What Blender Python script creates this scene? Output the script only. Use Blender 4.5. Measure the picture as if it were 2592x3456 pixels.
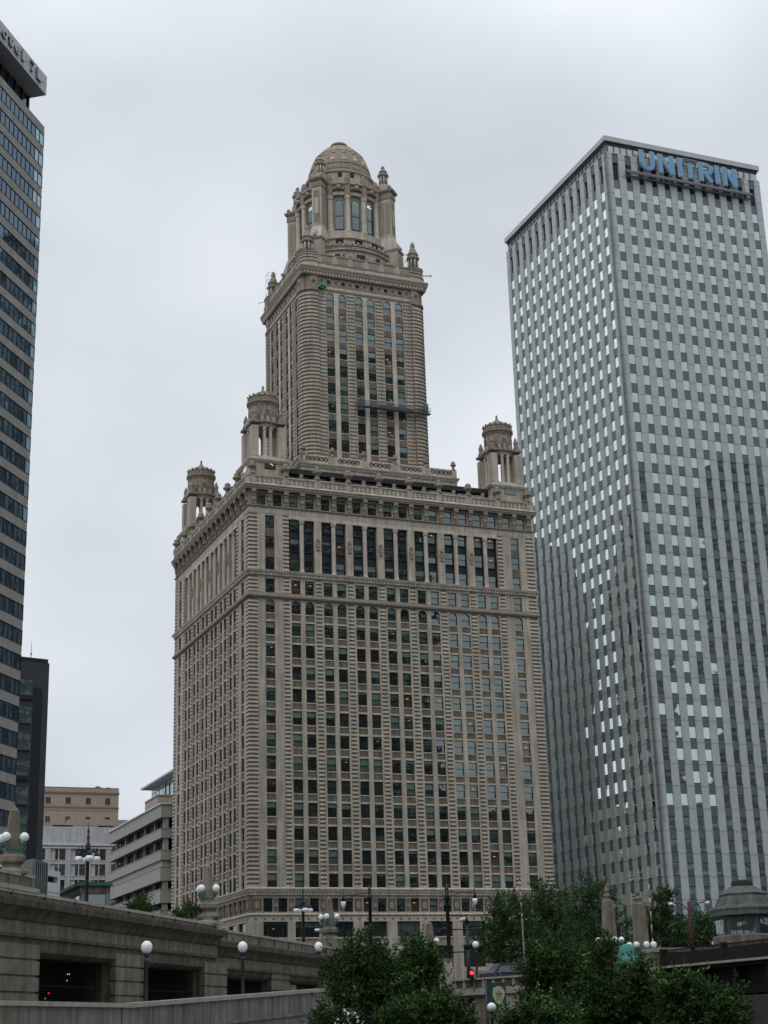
import bpy, math, random
from math import radians as R_, sin, cos, pi, sqrt, atan2, hypot
from mathutils import Vector, Matrix
random.seed(7)
SC = bpy.context.scene
COL = SC.collection
for o in list(bpy.data.objects): bpy.data.objects.remove(o)

# ------------------------------------------------------------------ camera, world, sun, exposure
F_PX, PITCH, ROLL = 5287.06, 0.318914, -0.031326       # focal length in photo pixels (2592 x 3456), pitch, roll
_fw = Vector((0, cos(PITCH), sin(PITCH))); _rt = Vector((1, 0, 0)); _up = Vector((0, -sin(PITCH), cos(PITCH)))
XA = _rt*cos(ROLL) + _up*sin(ROLL); YA = -_rt*sin(ROLL) + _up*cos(ROLL)
cam_d = bpy.data.cameras.new('camera'); cam = bpy.data.objects.new('camera', cam_d); COL.objects.link(cam)
cam_d.sensor_fit = 'HORIZONTAL'; cam_d.sensor_width = 36; cam_d.lens = F_PX*36/2592
cam_d.clip_start = .5; cam_d.clip_end = 6000
cam.matrix_world = Matrix(((XA.x, YA.x, -_fw.x, 0), (XA.y, YA.y, -_fw.y, 0), (XA.z, YA.z, -_fw.z, 0), (0, 0, 0, 1)))
SC.camera = cam
SC.view_settings.view_transform = 'Standard'; SC.view_settings.look = 'None'
SC.view_settings.exposure = EXPOSURE = 0.1; SC.view_settings.gamma = 1
SUN_EL, SUN_AZ = R_(52), R_(205)                        # behind the camera, a little to the left of the lens axis reversed

W = bpy.data.worlds.new('World'); SC.world = W; W.use_nodes = True
nt = W.node_tree; nt.nodes.clear()
def wn(t, **k):
    n = nt.nodes.new(t)
    for a, b in k.items(): setattr(n, a, b)
    return n
L = nt.links.new
out = wn('ShaderNodeOutputWorld'); bg = wn('ShaderNodeBackground')
sky = wn('ShaderNodeTexSky', sky_type='NISHITA', sun_disc=False, sun_elevation=SUN_EL, sun_rotation=SUN_AZ, dust_density=3.0)
bg2 = wn('ShaderNodeBackground'); bg2.inputs[1].default_value = 0.06
L(sky.outputs[0], bg2.inputs[0])
tc = wn('ShaderNodeTexCoord'); sep = wn('ShaderNodeSeparateXYZ'); L(tc.outputs['Generated'], sep.inputs[0])
# overcast deck: brighter towards the zenith, soft grey-blue cloud patches
mp = wn('ShaderNodeMapping'); mp.inputs['Scale'].default_value = (2.2, 1.6, 3.4); mp.inputs['Location'].default_value = (.6926, -1.5755, -1.0136)
L(tc.outputs['Generated'], mp.inputs[0])
nz = wn('ShaderNodeTexNoise'); nz.inputs['Scale'].default_value = 1.7; nz.inputs['Detail'].default_value = 3.5; nz.inputs['Roughness'].default_value = .42
L(mp.outputs[0], nz.inputs['Vector'])
cr = wn('ShaderNodeValToRGB'); cr.color_ramp.elements[0].position = .34; cr.color_ramp.elements[1].position = .66
cr.color_ramp.elements[0].color = (.56, .605, .67, 1); cr.color_ramp.elements[1].color = (.79, .83, .885, 1)
L(nz.outputs[0], cr.inputs[0])
mr = wn('ShaderNodeMapRange'); mr.interpolation_type = 'SMOOTHSTEP'; mr.inputs[1].default_value = .45; mr.inputs[2].default_value = 1; mr.inputs[3].default_value = .99; mr.inputs[4].default_value = 2.3
L(sep.outputs[2], mr.inputs[0])
L(cr.outputs[0], bg.inputs[0]); L(mr.outputs[0], bg.inputs[1])
mx = wn('ShaderNodeMixShader'); mx.inputs[0].default_value = .94
L(bg2.outputs[0], mx.inputs[1]); L(bg.outputs[0], mx.inputs[2]); L(mx.outputs[0], out.inputs[0])

sun_d = bpy.data.lights.new('sun', 'SUN'); sun_d.energy = 0.5; sun_d.angle = R_(25); sun_d.color = (1, .96, .9)
sun = bpy.data.objects.new('sun', sun_d); COL.objects.link(sun)
sd = Vector((sin(SUN_AZ)*cos(SUN_EL), cos(SUN_AZ)*cos(SUN_EL), sin(SUN_EL)))
sun.rotation_euler = sd.to_track_quat('Z', 'Y').to_euler(); sun.location = (0, -60, 300)

# ------------------------------------------------------------------ photo geometry helpers
def ray(px, py): return _fw + XA*((px-1296)/F_PX) + YA*((1728-py)/F_PX)
def at(px, py, D):                                      # the point seen at a pixel, D metres away over the ground
    d = ray(px, py); return d*(D/hypot(d.x, d.y))
def atz(px, py, z): d = ray(px, py); return d*(z/d.z)
class Plane:                                            # a vertical plane: origin O, direction e along it, n towards the viewer's side
    def __init__(s, O, ang):
        a = R_(ang); s.O = Vector((O[0], O[1], 0)); s.e = Vector((cos(a), sin(a), 0)); s.n = Vector((sin(a), -cos(a), 0)); s.a = a
    def p(s, u, o, z): return s.O + s.e*u + s.n*o + Vector((0, 0, z))
    def hit(s, px, py, off=0):
        d = ray(px, py); P0 = s.O + s.n*off; t = P0.dot(s.n)/d.dot(s.n); P = d*t - P0
        return P.dot(s.e), d.z*t

# ------------------------------------------------------------------ materials
MATS = {}
def mat(name, col, rough=.8, noise=.12, nscale=1.5, metal=0, courses=None, cdark=.75, bump=0, spec=.3, stain=0, brick=None):
    m = bpy.data.materials.new(name); m.use_nodes = True; MATS[name] = m
    n = m.node_tree.nodes; l = m.node_tree.links.new; b = n['Principled BSDF']
    b.inputs['Roughness'].default_value = rough; b.inputs['Metallic'].default_value = metal
    b.inputs['Specular IOR Level'].default_value = spec
    tc = n.new('ShaderNodeTexCoord'); geo = n.new('ShaderNodeNewGeometry')
    tx = n.new('ShaderNodeTexNoise'); tx.inputs['Scale'].default_value = nscale; tx.inputs['Detail'].default_value = 6; tx.inputs['Roughness'].default_value = .65
    l(geo.outputs['Position'], tx.inputs['Vector'])
    mr = n.new('ShaderNodeMapRange'); mr.inputs[1].default_value = .3; mr.inputs[2].default_value = .7
    mr.inputs[3].default_value = 1-noise; mr.inputs[4].default_value = 1+noise
    l(tx.outputs[0], mr.inputs[0]); val = mr.outputs[0]
    def mul(a, bb):
        q = n.new('ShaderNodeMath'); q.operation = 'MULTIPLY'; l(a, q.inputs[0]); l(bb, q.inputs[1]); return q.outputs[0]
    if stain:                                           # tall thin weather streaks
        mp = n.new('ShaderNodeMapping'); mp.inputs['Scale'].default_value = (2.2, 2.2, .12); l(geo.outputs['Position'], mp.inputs[0])
        t2 = n.new('ShaderNodeTexNoise'); t2.inputs['Scale'].default_value = 1; t2.inputs['Detail'].default_value = 5; l(mp.outputs[0], t2.inputs['Vector'])
        r2 = n.new('ShaderNodeMapRange'); r2.inputs[1].default_value = .35; r2.inputs[2].default_value = .68; r2.inputs[3].default_value = 1-stain; r2.inputs[4].default_value = 1.08
        l(t2.outputs[0], r2.inputs[0]); val = mul(val, r2.outputs[0])
    if courses:                                         # horizontal joints every `courses` metres of height
        sp = n.new('ShaderNodeSeparateXYZ'); l(geo.outputs['Position'], sp.inputs[0])
        q = n.new('ShaderNodeMath'); q.operation = 'MODULO'; q.inputs[1].default_value = courses
        ad = n.new('ShaderNodeMath'); ad.inputs[1].default_value = 300; l(sp.outputs[2], ad.inputs[0]); l(ad.outputs[0], q.inputs[0])
        g = n.new('ShaderNodeMath'); g.operation = 'GREATER_THAN'; g.inputs[1].default_value = max(.03, courses*.07); l(q.outputs[0], g.inputs[0])
        r3 = n.new('ShaderNodeMapRange'); r3.inputs[3].default_value = cdark; r3.inputs[4].default_value = 1; l(g.outputs[0], r3.inputs[0])
        val = mul(val, r3.outputs[0])
    mc = n.new('ShaderNodeMix'); mc.data_type = 'RGBA'; mc.blend_type = 'MULTIPLY'; mc.inputs[0].default_value = 1
    mc.inputs[6].default_value = (*col, 1)
    cb = n.new('ShaderNodeCombineColor')
    for i in range(3): l(val, cb.inputs[i])
    l(cb.outputs[0], mc.inputs[7]); l(mc.outputs[2], b.inputs['Base Color'])
    if bump:
        bp = n.new('ShaderNodeBump'); bp.inputs['Strength'].default_value = bump; bp.inputs['Distance'].default_value = .05
        l(tx.outputs[0], bp.inputs['Height']); l(bp.outputs[0], b.inputs['Normal'])
    return m
def glass(name, col, refl, tint=(.9, 1, 1), wob=.006, wscale=.8, rough=.02, var=.0):
    """a pane: its own colour (room, blind or tint behind the glass) under a mirror-smooth layer"""
    m = bpy.data.materials.new(name); m.use_nodes = True; MATS[name] = m
    n = m.node_tree.nodes; l = m.node_tree.links.new; n.remove(n['Principled BSDF'])
    o = n['Material Output']; d = n.new('ShaderNodeBsdfDiffuse'); g = n.new('ShaderNodeBsdfGlossy'); x = n.new('ShaderNodeMixShader')
    d.inputs[0].default_value = (*col, 1); g.inputs[0].default_value = (*tint, 1); g.inputs['Roughness'].default_value = rough
    geo = n.new('ShaderNodeNewGeometry'); tx = n.new('ShaderNodeTexNoise'); tx.inputs['Scale'].default_value = wscale; tx.inputs['Detail'].default_value = 1
    l(geo.outputs['Position'], tx.inputs['Vector']); bp = n.new('ShaderNodeBump'); bp.inputs['Strength'].default_value = 1; bp.inputs['Distance'].default_value = wob
    l(tx.outputs[0], bp.inputs['Height']); l(bp.outputs[0], g.inputs['Normal'])
    if var:
        t2 = n.new('ShaderNodeTexNoise'); t2.inputs['Scale'].default_value = .9; l(geo.outputs['Position'], t2.inputs['Vector'])
        cm = n.new('ShaderNodeMix'); cm.data_type = 'RGBA'; cm.inputs[6].default_value = (*[c*(1-var) for c in col], 1); cm.inputs[7].default_value = (*[c*(1+var) for c in col], 1)
        l(t2.outputs[0], cm.inputs[0]); l(cm.outputs[2], d.inputs[0])
    fr = n.new('ShaderNodeFresnel'); fr.inputs[0].default_value = 1.5
    ad = n.new('ShaderNodeMath'); ad.use_clamp = True; ad.inputs[1].default_value = refl; l(fr.outputs[0], ad.inputs[0]); l(ad.outputs[0], x.inputs[0])
    l(d.outputs[0], x.inputs[1]); l(g.outputs[0], x.inputs[2]); l(x.outputs[0], o.inputs[0])
    return m
def emit(name, col, s):
    m = bpy.data.materials.new(name); m.use_nodes = True; MATS[name] = m
    b = m.node_tree.nodes['Principled BSDF']; b.inputs['Base Color'].default_value = (*col, 1)
    b.inputs['Emission Color'].default_value = (*col, 1); b.inputs['Emission Strength'].default_value = s
    return m
# terracotta tower
mat('terracotta', (.47, .415, .345), .75, .2, .35, courses=.6, cdark=.76, stain=.3)
mat('terracotta_plain', (.53, .472, .395), .75, .18, .5, stain=.22)
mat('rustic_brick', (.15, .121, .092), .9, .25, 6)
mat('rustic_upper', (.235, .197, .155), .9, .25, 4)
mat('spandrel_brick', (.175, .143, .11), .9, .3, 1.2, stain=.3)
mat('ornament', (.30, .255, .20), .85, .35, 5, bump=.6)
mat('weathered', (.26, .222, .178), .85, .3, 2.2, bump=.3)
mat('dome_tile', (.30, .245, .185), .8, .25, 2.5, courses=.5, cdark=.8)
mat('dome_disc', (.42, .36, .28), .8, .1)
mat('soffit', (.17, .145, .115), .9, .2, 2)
mat('bronze', (.03, .035, .033), .5, .1)
mat('dark_metal', (.022, .024, .026), .5, .1, spec=.3)
mat('roof_tar', (.035, .035, .037), .9, .2)
glass('pane_dark', (.012, .016, .016), .17, (.8, .92, .92))
glass('pane_dim', (.03, .037, .033), .16, (.8, .92, .92), var=.5)
glass('pane_blind', (.15, .215, .185), .08, (.85, .95, .93), var=.12)
glass('pane_blind_low', (.085, .12, .105), .09, (.85, .95, .93), var=.25)
glass('pane_warm', (.07, .052, .03), .08, (.85, .95, .93), var=.6)
emit('room_light', (1, .74, .38), 1.1)
emit('room_light_dim', (1, .62, .3), .5)
# grey slab tower
mat('granite', (.44, .472, .47), .7, .10, .5, courses=3.845, cdark=.72)
mat('granite_cap', (.46, .475, .475), .7, .08, .5)
mat('louvre', (.022, .02, .028), .6, .1)
mat('grey_panel', (.12, .125, .14), .5, .1)
mat('tint_spandrel', (.11, .145, .155), .35, .1, 3, spec=.5)
glass('tint_pane', (.15, .18, .17), .50, (.84, .96, .91), wob=.010, wscale=.35)
glass('clerestory', (.30, .35, .335), .2, (.9, 1, 1))
mat('sign_blue', (.16, .36, .58), .5, .05)
mat('sign_rim', (.40, .47, .50), .5, .05)
mat('sign_dark', (.10, .10, .12), .6, .05)
mat('sign_rail', (.20, .20, .21), .6, .1)
# other buildings
mat('hotel_panel', (.285, .27, .248), .8, .12, .7, stain=.1)
mat('hotel_slab', (.48, .485, .5), .75, .08, .4)
mat('hotel_letter', (.17, .185, .185), .6, .1)
glass('hotel_glass', (.024, .042, .055), .18, (.5, .64, .78), wob=.004)
glass('hotel_glass_sky', (.22, .38, .46), .2, (.8, .95, 1), wob=.004)  # paler end panes, sky through the corner windows put into the colour
glass('sky_pale_glass', (.42, .49, .53), .15, (.9, 1, 1))  # reflected sky put into the pane colour
mat('slate_panel', (.068, .072, .08), .7, .08, .6, courses=3.06, cdark=.8)
mat('slate_dark', (.030, .030, .036), .7, .08)
glass('bay_glass', (.10, .13, .125), .2, (.85, 1, .96), var=.4)
mat('tan_stone', (.37, .305, .25), .85, .1, .8, courses=1.2, cdark=.93)
mat('tan_dark', (.22, .175, .135), .85, .1)
mat('white_terra', (.54, .545, .55), .8, .12, 1.2, stain=.2)
mat('white_trim', (.62, .625, .63), .8, .1)
mat('garage_conc', (.34, .33, .31), .85, .08, .6)
mat('white_edge', (.7, .71, .73), .8, .05)
mat('void', (.012, .012, .013), .95, .1)  # near-black stand-in for the shade inside openings, slots and decks
mat('pale_wall', (.55, .555, .56), .8, .06)
mat('copper', (.055, .185, .145), .75, .25, 2.5)
mat('copper_dark', (.045, .15, .115), .7, .3, 4)
mat('copper_grey', (.085, .105, .09), .75, .3, 2, stain=.3)
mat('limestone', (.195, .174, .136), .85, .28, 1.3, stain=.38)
mat('limestone_dark', (.115, .10, .076), .9, .3, .8, stain=.5)  # darker streaked tone, used on undersides, reveals, mouldings and joints
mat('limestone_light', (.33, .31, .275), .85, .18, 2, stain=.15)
mat('ramp_stone', (.20, .20, .178), .9, .25, 1.1, stain=.42)
mat('corrugated', (.13, .145, .145), .6, .15)
mat('lamp_green', (.014, .024, .021), .45, .2, spec=.5)
mat('lamp_black', (.010, .010, .012), .5, .2, spec=.4)
mat('globe', (.80, .82, .85), .3, .02, spec=.4)
mat('bridge_red', (.014, .008, .008), .7, .25)
mat('rust_pole', (.06, .022, .02), .7, .2)
mat('red_paint', (.22, .03, .035), .6, .1)
mat('white_paint', (.55, .55, .5), .6, .1)
mat('yellow_paint', (.6, .32, .03), .6, .1)
mat('dock_shade_stone', (.018, .017, .015), .9, .3, .8, stain=.3)  # dock wall stone with the under-bridge shadow put into its colour
mat('asphalt', (.05, .05, .052), .9, .2)
mat('pavement', (.22, .215, .2), .9, .2)
mat('bark', (.05, .042, .035), .9, .3, 6)
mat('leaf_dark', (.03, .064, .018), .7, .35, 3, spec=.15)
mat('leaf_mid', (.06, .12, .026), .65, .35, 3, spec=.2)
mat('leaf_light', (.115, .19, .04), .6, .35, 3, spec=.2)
mat('leaf_blue', (.055, .11, .045), .7, .3, 3, spec=.15)
mat('net_green', (.03, .42, .10), .7, .3, 5)
mat('steel_green', (.10, .15, .145), .6, .2)
mat('scaffold', (.22, .23, .24), .5, .2)
mat('skin', (.34, .20, .14), .6, .05)
mat('jacket', (.05, .045, .12), .8, .15, 6)
mat('hair', (.02, .015, .013), .7, .2)
mat('car_paint', (.018, .02, .028), .3, .05, spec=.5)
mat('banner', (.012, .055, .05), .7, .15)
mat('banner_pale', (.36, .36, .22), .7, .15)
mat('banner_ink', (.05, .08, .065), .7, .1)
mat('orange_letters', (.42, .13, .07), .6, .05)
mat('canvas', (.7, .72, .76), .7, .05)
emit('red_light', (1, .02, .03), 3.2)
emit('orange_light', (1, .5, .12), 1.0)
glass('car_glass', (.02, .025, .025), .08)
mw = mat('water', (.018, .028, .026), .12, .1, .3, bump=.5, spec=.5)

# ------------------------------------------------------------------ mesh builder and scene-graph helpers
class MB:
    def __init__(s): s.v = []; s.f = []; s.m = []; s.names = []; s.sm = []
    def mi(s, m):
        if m not in s.names: s.names.append(m)
        return s.names.index(m)
    def add(s, vs, fs, m, smooth=False):
        b = len(s.v); k = s.mi(m); s.v += [Vector(v) for v in vs]
        for f in fs: s.f.append([b+i for i in f]); s.m.append(k); s.sm.append(smooth)
    def quad(s, a, b, c, d, m): s.add([a, b, c, d], [(0, 1, 2, 3)], m)
    def hexa(s, p, m):                                  # 8 corners: 4 below then 4 above, same order
        s.add(p, [(0, 3, 2, 1), (4, 5, 6, 7), (0, 1, 5, 4), (1, 2, 6, 5), (2, 3, 7, 6), (3, 0, 4, 7)], m)
    def box(s, x0, x1, y0, y1, z0, z1, m):
        s.hexa([(x0, y0, z0), (x1, y0, z0), (x1, y1, z0), (x0, y1, z0), (x0, y0, z1), (x1, y0, z1), (x1, y1, z1), (x0, y1, z1)], m)
    def fbox(s, P, u0, u1, o0, o1, z0, z1, m):          # box on a Plane; o0 < o1 outward
        s.hexa([P.p(u0, o1, z0), P.p(u1, o1, z0), P.p(u1, o0, z0), P.p(u0, o0, z0), P.p(u0, o1, z1), P.p(u1, o1, z1), P.p(u1, o0, z1), P.p(u0, o0, z1)], m)
    def lathe(s, c, prof, m, n=16, smooth=True, a0=0, a1=2*pi, cap=True):
        full = abs(a1-a0-2*pi) < 1e-6; k = n if full else n+1
        vs = []; fs = []
        for (r, z) in prof:
            for i in range(k):
                a = a0 + (a1-a0)*i/n; vs.append((c[0]+r*cos(a), c[1]+r*sin(a), c[2]+z))
        for j in range(len(prof)-1):
            for i in range(n):
                i2 = (i+1) % k; fs.append((j*k+i, j*k+i2, (j+1)*k+i2, (j+1)*k+i))
        if cap and full:
            fs.append(tuple(range(k))[::-1]); fs.append(tuple((len(prof)-1)*k+i for i in range(k)))
        s.add(vs, fs, m, smooth)
    def tube(s, a, b, r0, r1, m, n=8):
        a = Vector(a); b = Vector(b); d = (b-a).normalized(); u = d.orthogonal().normalized(); w = d.cross(u)
        vs = [a+(u*cos(2*pi*i/n)+w*sin(2*pi*i/n))*r0 for i in range(n)] + [b+(u*cos(2*pi*i/n)+w*sin(2*pi*i/n))*r1 for i in range(n)]
        s.add(vs, [(i, (i+1) % n, n+(i+1) % n, n+i) for i in range(n)] + [tuple(range(n))[::-1], tuple(range(n, 2*n))], m, True)
    def sphere(s, c, r, m, n=14, sz=1):
        prof = [(r*sin(pi*i/n)+1e-4, -r*sz*cos(pi*i/n)) for i in range(n+1)]
        s.lathe(c, prof, m, n+4, cap=False)
    def prism(s, pts, z0, z1, m, mt=None):              # vertical prism on a ground polygon (counter-clockwise)
        n = len(pts); vs = [(p[0], p[1], z0) for p in pts] + [(p[0], p[1], z1) for p in pts]
        s.add(vs, [(i, (i+1) % n, n+(i+1) % n, n+i) for i in range(n)] + [tuple(range(n))[::-1]], m)
        s.add([(p[0], p[1], z1) for p in pts], [tuple(range(n))], mt or m)
    def belt(s, Lc, prof, m):
        """extrude an (outset, z) profile round a rectangle Lc=(frame, x0, x1, y0, y1)"""
        fr, x0, x1, y0, y1 = Lc; k = len(prof); vs = []
        for (o, z) in prof:
            for (x, y) in ((x0-o, y0-o), (x1+o, y0-o), (x1+o, y1+o), (x0-o, y1+o)): vs.append(fr(x, y, z))
        fs = []
        for j in range(k-1):
            for i in range(4): fs.append((j*4+i, j*4+(i+1) % 4, (j+1)*4+(i+1) % 4, (j+1)*4+i))
        s.add(vs, fs, m)
    def merge(s, other, T):
        b = len(s.v); s.v += [T @ v for v in other.v]
        for f, k, sm in zip(other.f, other.m, other.sm): s.f.append([b+i for i in f]); s.m.append(s.mi(other.names[k])); s.sm.append(sm)
    def mesh(s, name, loc=(0, 0, 0)):
        me = bpy.data.meshes.new(name); q = Vector(loc)
        me.from_pydata([tuple(v-q) for v in s.v], [], s.f)
        for nme in s.names: me.materials.append(MATS[nme])
        me.polygons.foreach_set('material_index', s.m); me.polygons.foreach_set('use_smooth', s.sm); me.update()
        return me
    def build(s, name, parent=None, loc=None):
        """link as ONE object; vertices are given in world space (or in the parent's local space when the parent is at its own origin)"""
        base = world_loc(parent) if parent else Vector(loc or (0, 0, 0))
        o = bpy.data.objects.new(name, s.mesh(name, base)); COL.objects.link(o)
        if parent: o.parent = parent
        else: o.location = base
        return o
def world_loc(o):
    q = Vector((0, 0, 0))
    while o: q += o.location; o = o.parent
    return q
def tag(o, label, cat, group=None):
    o['label'] = label; o['category'] = cat
    if group: o['group'] = group
    return o
def thing(name, label, cat, loc=(0, 0, 0), group=None, rz=0):
    o = bpy.data.objects.new(name, None); COL.objects.link(o); o.location = loc; o.rotation_euler.z = rz; o.empty_display_size = .5
    return tag(o, label, cat, group)
def struct(o): o['kind'] = 'structure'; return o
def stuff(o): o['kind'] = 'stuff'; return o
def put(name, me, loc, parent=None, rz=0, scale=None):
    o = bpy.data.objects.new(name, me); COL.objects.link(o); o.parent = parent
    o.location = Vector(loc) - (world_loc(parent) if parent else Vector()); o.rotation_euler.z = rz
    if scale: o.scale = scale
    return o
def dup(root, loc, label, rz=None, scale=None, group=None):
    def cp(o, p):
        c = o.copy(); COL.objects.link(c); c.parent = p
        for ch in list(o.children): cp(ch, c)
        return c
    r = cp(root, None); r.location = loc; r['label'] = label
    if rz is not None: r.rotation_euler.z = rz
    if scale: r.scale = (scale,)*3
    if group: r['group'] = group
    return r
def glyph(ch, depth, m, offset=0.0, bold=0):
    """one letter as an MB in the x-z plane, unit bounding box, facing -y"""
    cu = bpy.data.curves.new('glyph', 'FONT'); cu.body = ch; cu.extrude = depth/2; cu.offset = offset; cu.resolution_u = 4
    o = bpy.data.objects.new('glyph', cu); COL.objects.link(o)
    dg = bpy.context.evaluated_depsgraph_get(); me = o.evaluated_get(dg).to_mesh()
    vs = [Vector((v.co.x, -v.co.z, v.co.y)) for v in me.vertices]; fs = [tuple(p.vertices) for p in me.polygons]
    bpy.data.objects.remove(o); bpy.data.curves.remove(cu)
    x0 = min(v.x for v in vs); x1 = max(v.x for v in vs); z0 = min(v.z for v in vs); z1 = max(v.z for v in vs)
    b = MB(); b.add([((v.x-x0)/(x1-x0), v.y, (v.z-z0)/(z1-z0)) for v in vs], fs, m); return b

# ================================================================== the domed terracotta tower
YAW = 0.394064384; JC = Vector((-22.2, 244.0, 0)); JC = Vector((245*sin(-0.0907162268), 245*cos(-0.0907162268), 0))
JW, JD = 52.2, 46.55
E1 = Vector((cos(YAW), sin(YAW), 0)); E2 = Vector((-sin(YAW), cos(YAW), 0))
GROUND = 3.4
def J(x, y, z): return JC + E1*x + E2*y + Vector((0, 0, z))
class Face:                                             # facade frame: u along, o outward
    def __init__(s, fr, kind, x0, y0, x1, y1):
        s.fr = fr; s.k = kind; s.b = (x0, y0, x1, y1)
    def p(s, u, o, z):
        x0, y0, x1, y1 = s.b
        if s.k == 'front': return s.fr(x0+u, y0-o, z)
        if s.k == 'left': return s.fr(x0-o, y0+u, z)
        if s.k == 'right': return s.fr(x1+o, y0+u, z)
        return s.fr(x0+u, y1+o, z)
    def box(s, mb, u0, u1, o0, o1, z0, z1, m):
        mb.hexa([s.p(u0, o1, z0), s.p(u1, o1, z0), s.p(u1, o0, z0), s.p(u0, o0, z0), s.p(u0, o1, z1), s.p(u1, o1, z1), s.p(u1, o0, z1), s.p(u0, o0, z1)], m)
    def poly(s, mb, pts, o, m): mb.add([s.p(u, o, z) for u, z in pts], [tuple(range(len(pts)))], m)
    def rot(s, yaw): return {'front': yaw, 'left': yaw-pi/2, 'right': yaw+pi/2, 'back': yaw+pi}[s.k]
    def ulen(s): return (s.b[2]-s.b[0]) if s.k in ('front', 'back') else (s.b[3]-s.b[1])

# ---- sash window variants (local: x along, -y out, z up; origin at the sill centre)
def sash(w, h, arch, blind, lit, seed, fd=.10, single=False):
    r = random.Random(seed); b = MB(); hw = w/2; fw = .07
    b.box(-hw, -hw+fw, -.05, .12, 0, h if not arch else h-hw, 'bronze'); b.box(hw-fw, hw, -.05, .12, 0, h if not arch else h-hw, 'bronze')
    b.box(-hw+fw, hw-fw, -.05, .12, 0, fw, 'bronze')
    mid = h*(.5 if not arch else .45)
    if not arch: b.box(-hw+fw, hw-fw, -.05, .12, h-fw, h, 'bronze')
    if not single: b.box(-hw+fw, hw-fw, -.03, .12, mid-.035, mid+.035, 'bronze')
    t = [r.uniform(-.006, .006) for _ in range(6)]
    def pane(z0, z1, y, k):
        zb = max(z0, min(z1, h-blind*h))
        tl = lambda z: y + t[k]*(z-z0)
        base = 'pane_dim' if lit == 2 else 'pane_dark'
        bl = 'pane_blind' if z0 >= mid-.1 else 'pane_blind_low'
        if lit in (1, 3): base = 'pane_warm' if lit == 1 else 'pane_dark'
        if zb > z0+.01: b.quad((-hw+fw, tl(z0)+t[k+2], z0), (hw-fw, tl(z0)-t[k+2], z0), (hw-fw, tl(zb)-t[k+2], zb), (-hw+fw, tl(zb)+t[k+2], zb), base)
        if z1 > zb+.01: b.quad((-hw+fw, tl(zb)+t[k+2], zb), (hw-fw, tl(zb)-t[k+2], zb), (hw-fw, tl(z1)-t[k+2], z1), (-hw+fw, tl(z1)+t[k+2], z1), bl)
    top = h-fw if not arch else h-hw
    if single: pane(fw, top, .04, 0)
    else: pane(fw, mid, .07, 0); pane(mid, top, .04, 1)
    if arch:
        n = 10; vs = [(0, .04, top)]; fr = []
        for i in range(n+1):
            a = pi*i/n; vs.append(((hw-fw)*cos(a), .04, top+(hw-fw)*sin(a)))
        b.add(vs, [(0, i+2, i+1) for i in range(n)], 'pane_blind' if blind > .25 else 'pane_dark')
        for i in range(n):
            a, c = pi*i/n, pi*(i+1)/n
            q = lambda A, R, y: (R*cos(A), y, top+R*sin(A))
            b.hexa([q(a, hw, -.05), q(a, hw-fw, -.05), q(a, hw-fw, .12), q(a, hw, .12), q(c, hw, -.05), q(c, hw-fw, -.05), q(c, hw-fw, .12), q(c, hw, .12)], 'bronze')
    if lit in (1, 3):                                   # ceiling fitting seen through the glass
        x = r.uniform(-.5, .1); z = h*r.uniform(.3, .75)
        b.hexa([(x, .03, z), (x+.4, .03, z+.03), (x+.4, .05, z+.03), (x, .05, z), (x, .03, z+.04), (x+.4, .03, z+.07), (x+.4, .05, z+.07), (x, .05, z+.04)], 'room_light' if lit == 1 else 'room_light_dim')
    return b
class Kit:                                              # a family of window variants of one size
    def __init__(s, name, w, h, arch=False, single=False, darkbias=.5):
        s.v = []; s.w, s.h = w, h
        specs = [(0, 0), (0, 0), (0, 0), (0, 0), (0, 0), (0, 0), (0, 2), (0, 2), (0, 2), (0, 2), (.12, 0), (.12, 2), (.18, 0), (.22, 0), (.22, 2), (.3, 0), (.38, 0), (.45, 0), (.5, 0), (.55, 2), (.9, 0), (1, 0), (1, 0), (0, 1), (.15, 3)]
        if arch: specs = [(0, 0), (0, 0), (0, 2), (.4, 0), (0, 0)]
        for i, (bl, lit) in enumerate(specs):
            b = sash(w, h, arch, bl, lit, hash((name, i)) & 0xffff if False else i*37+int(w*100), single=single)
            s.v.append((b, b.mesh('window')))
    def pick(s, r): return s.v[r.randrange(len(s.v))]
WIN = []                                                # (kit, world position, rz, scale, area score, level)
def want(kit, f, u, o, z, r, key, fr_yaw=YAW, sc=None):
    P = f.p(u, o, z); nrm = (f.p(u, 1, z)-f.p(u, 0, z)); dist = P.length
    a = max(0, -nrm.dot(P.normalized()))*kit.w*kit.h/dist**2
    if f.k in ('right', 'back'): a = 0
    WIN.append((a, kit, P, f.rot(fr_yaw), sc, kit.pick(r), key))

tower = thing('office_tower', 'ornate beige terracotta tower with a domed top and columned corner turrets', 'tower', JC + Vector((0, 0, GROUND)))
rw = random.Random(11)
K_main = Kit('main', 1.58, 2.2); K_arch = Kit('arch', 1.58, 2.22, arch=True); K_attic = Kit('attic', 1.5, 2.0); K_up = Kit('up', 1.55, 2.27); K_uparch = Kit('uparch', 1.55, 2.64, arch=True)
K_drum = Kit('drum', 1.65, 6.4, arch=True); K_small = Kit('small', 1.0, .9, single=True); K_big = Kit('shop', 3.9, 2.35, single=True)

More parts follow.
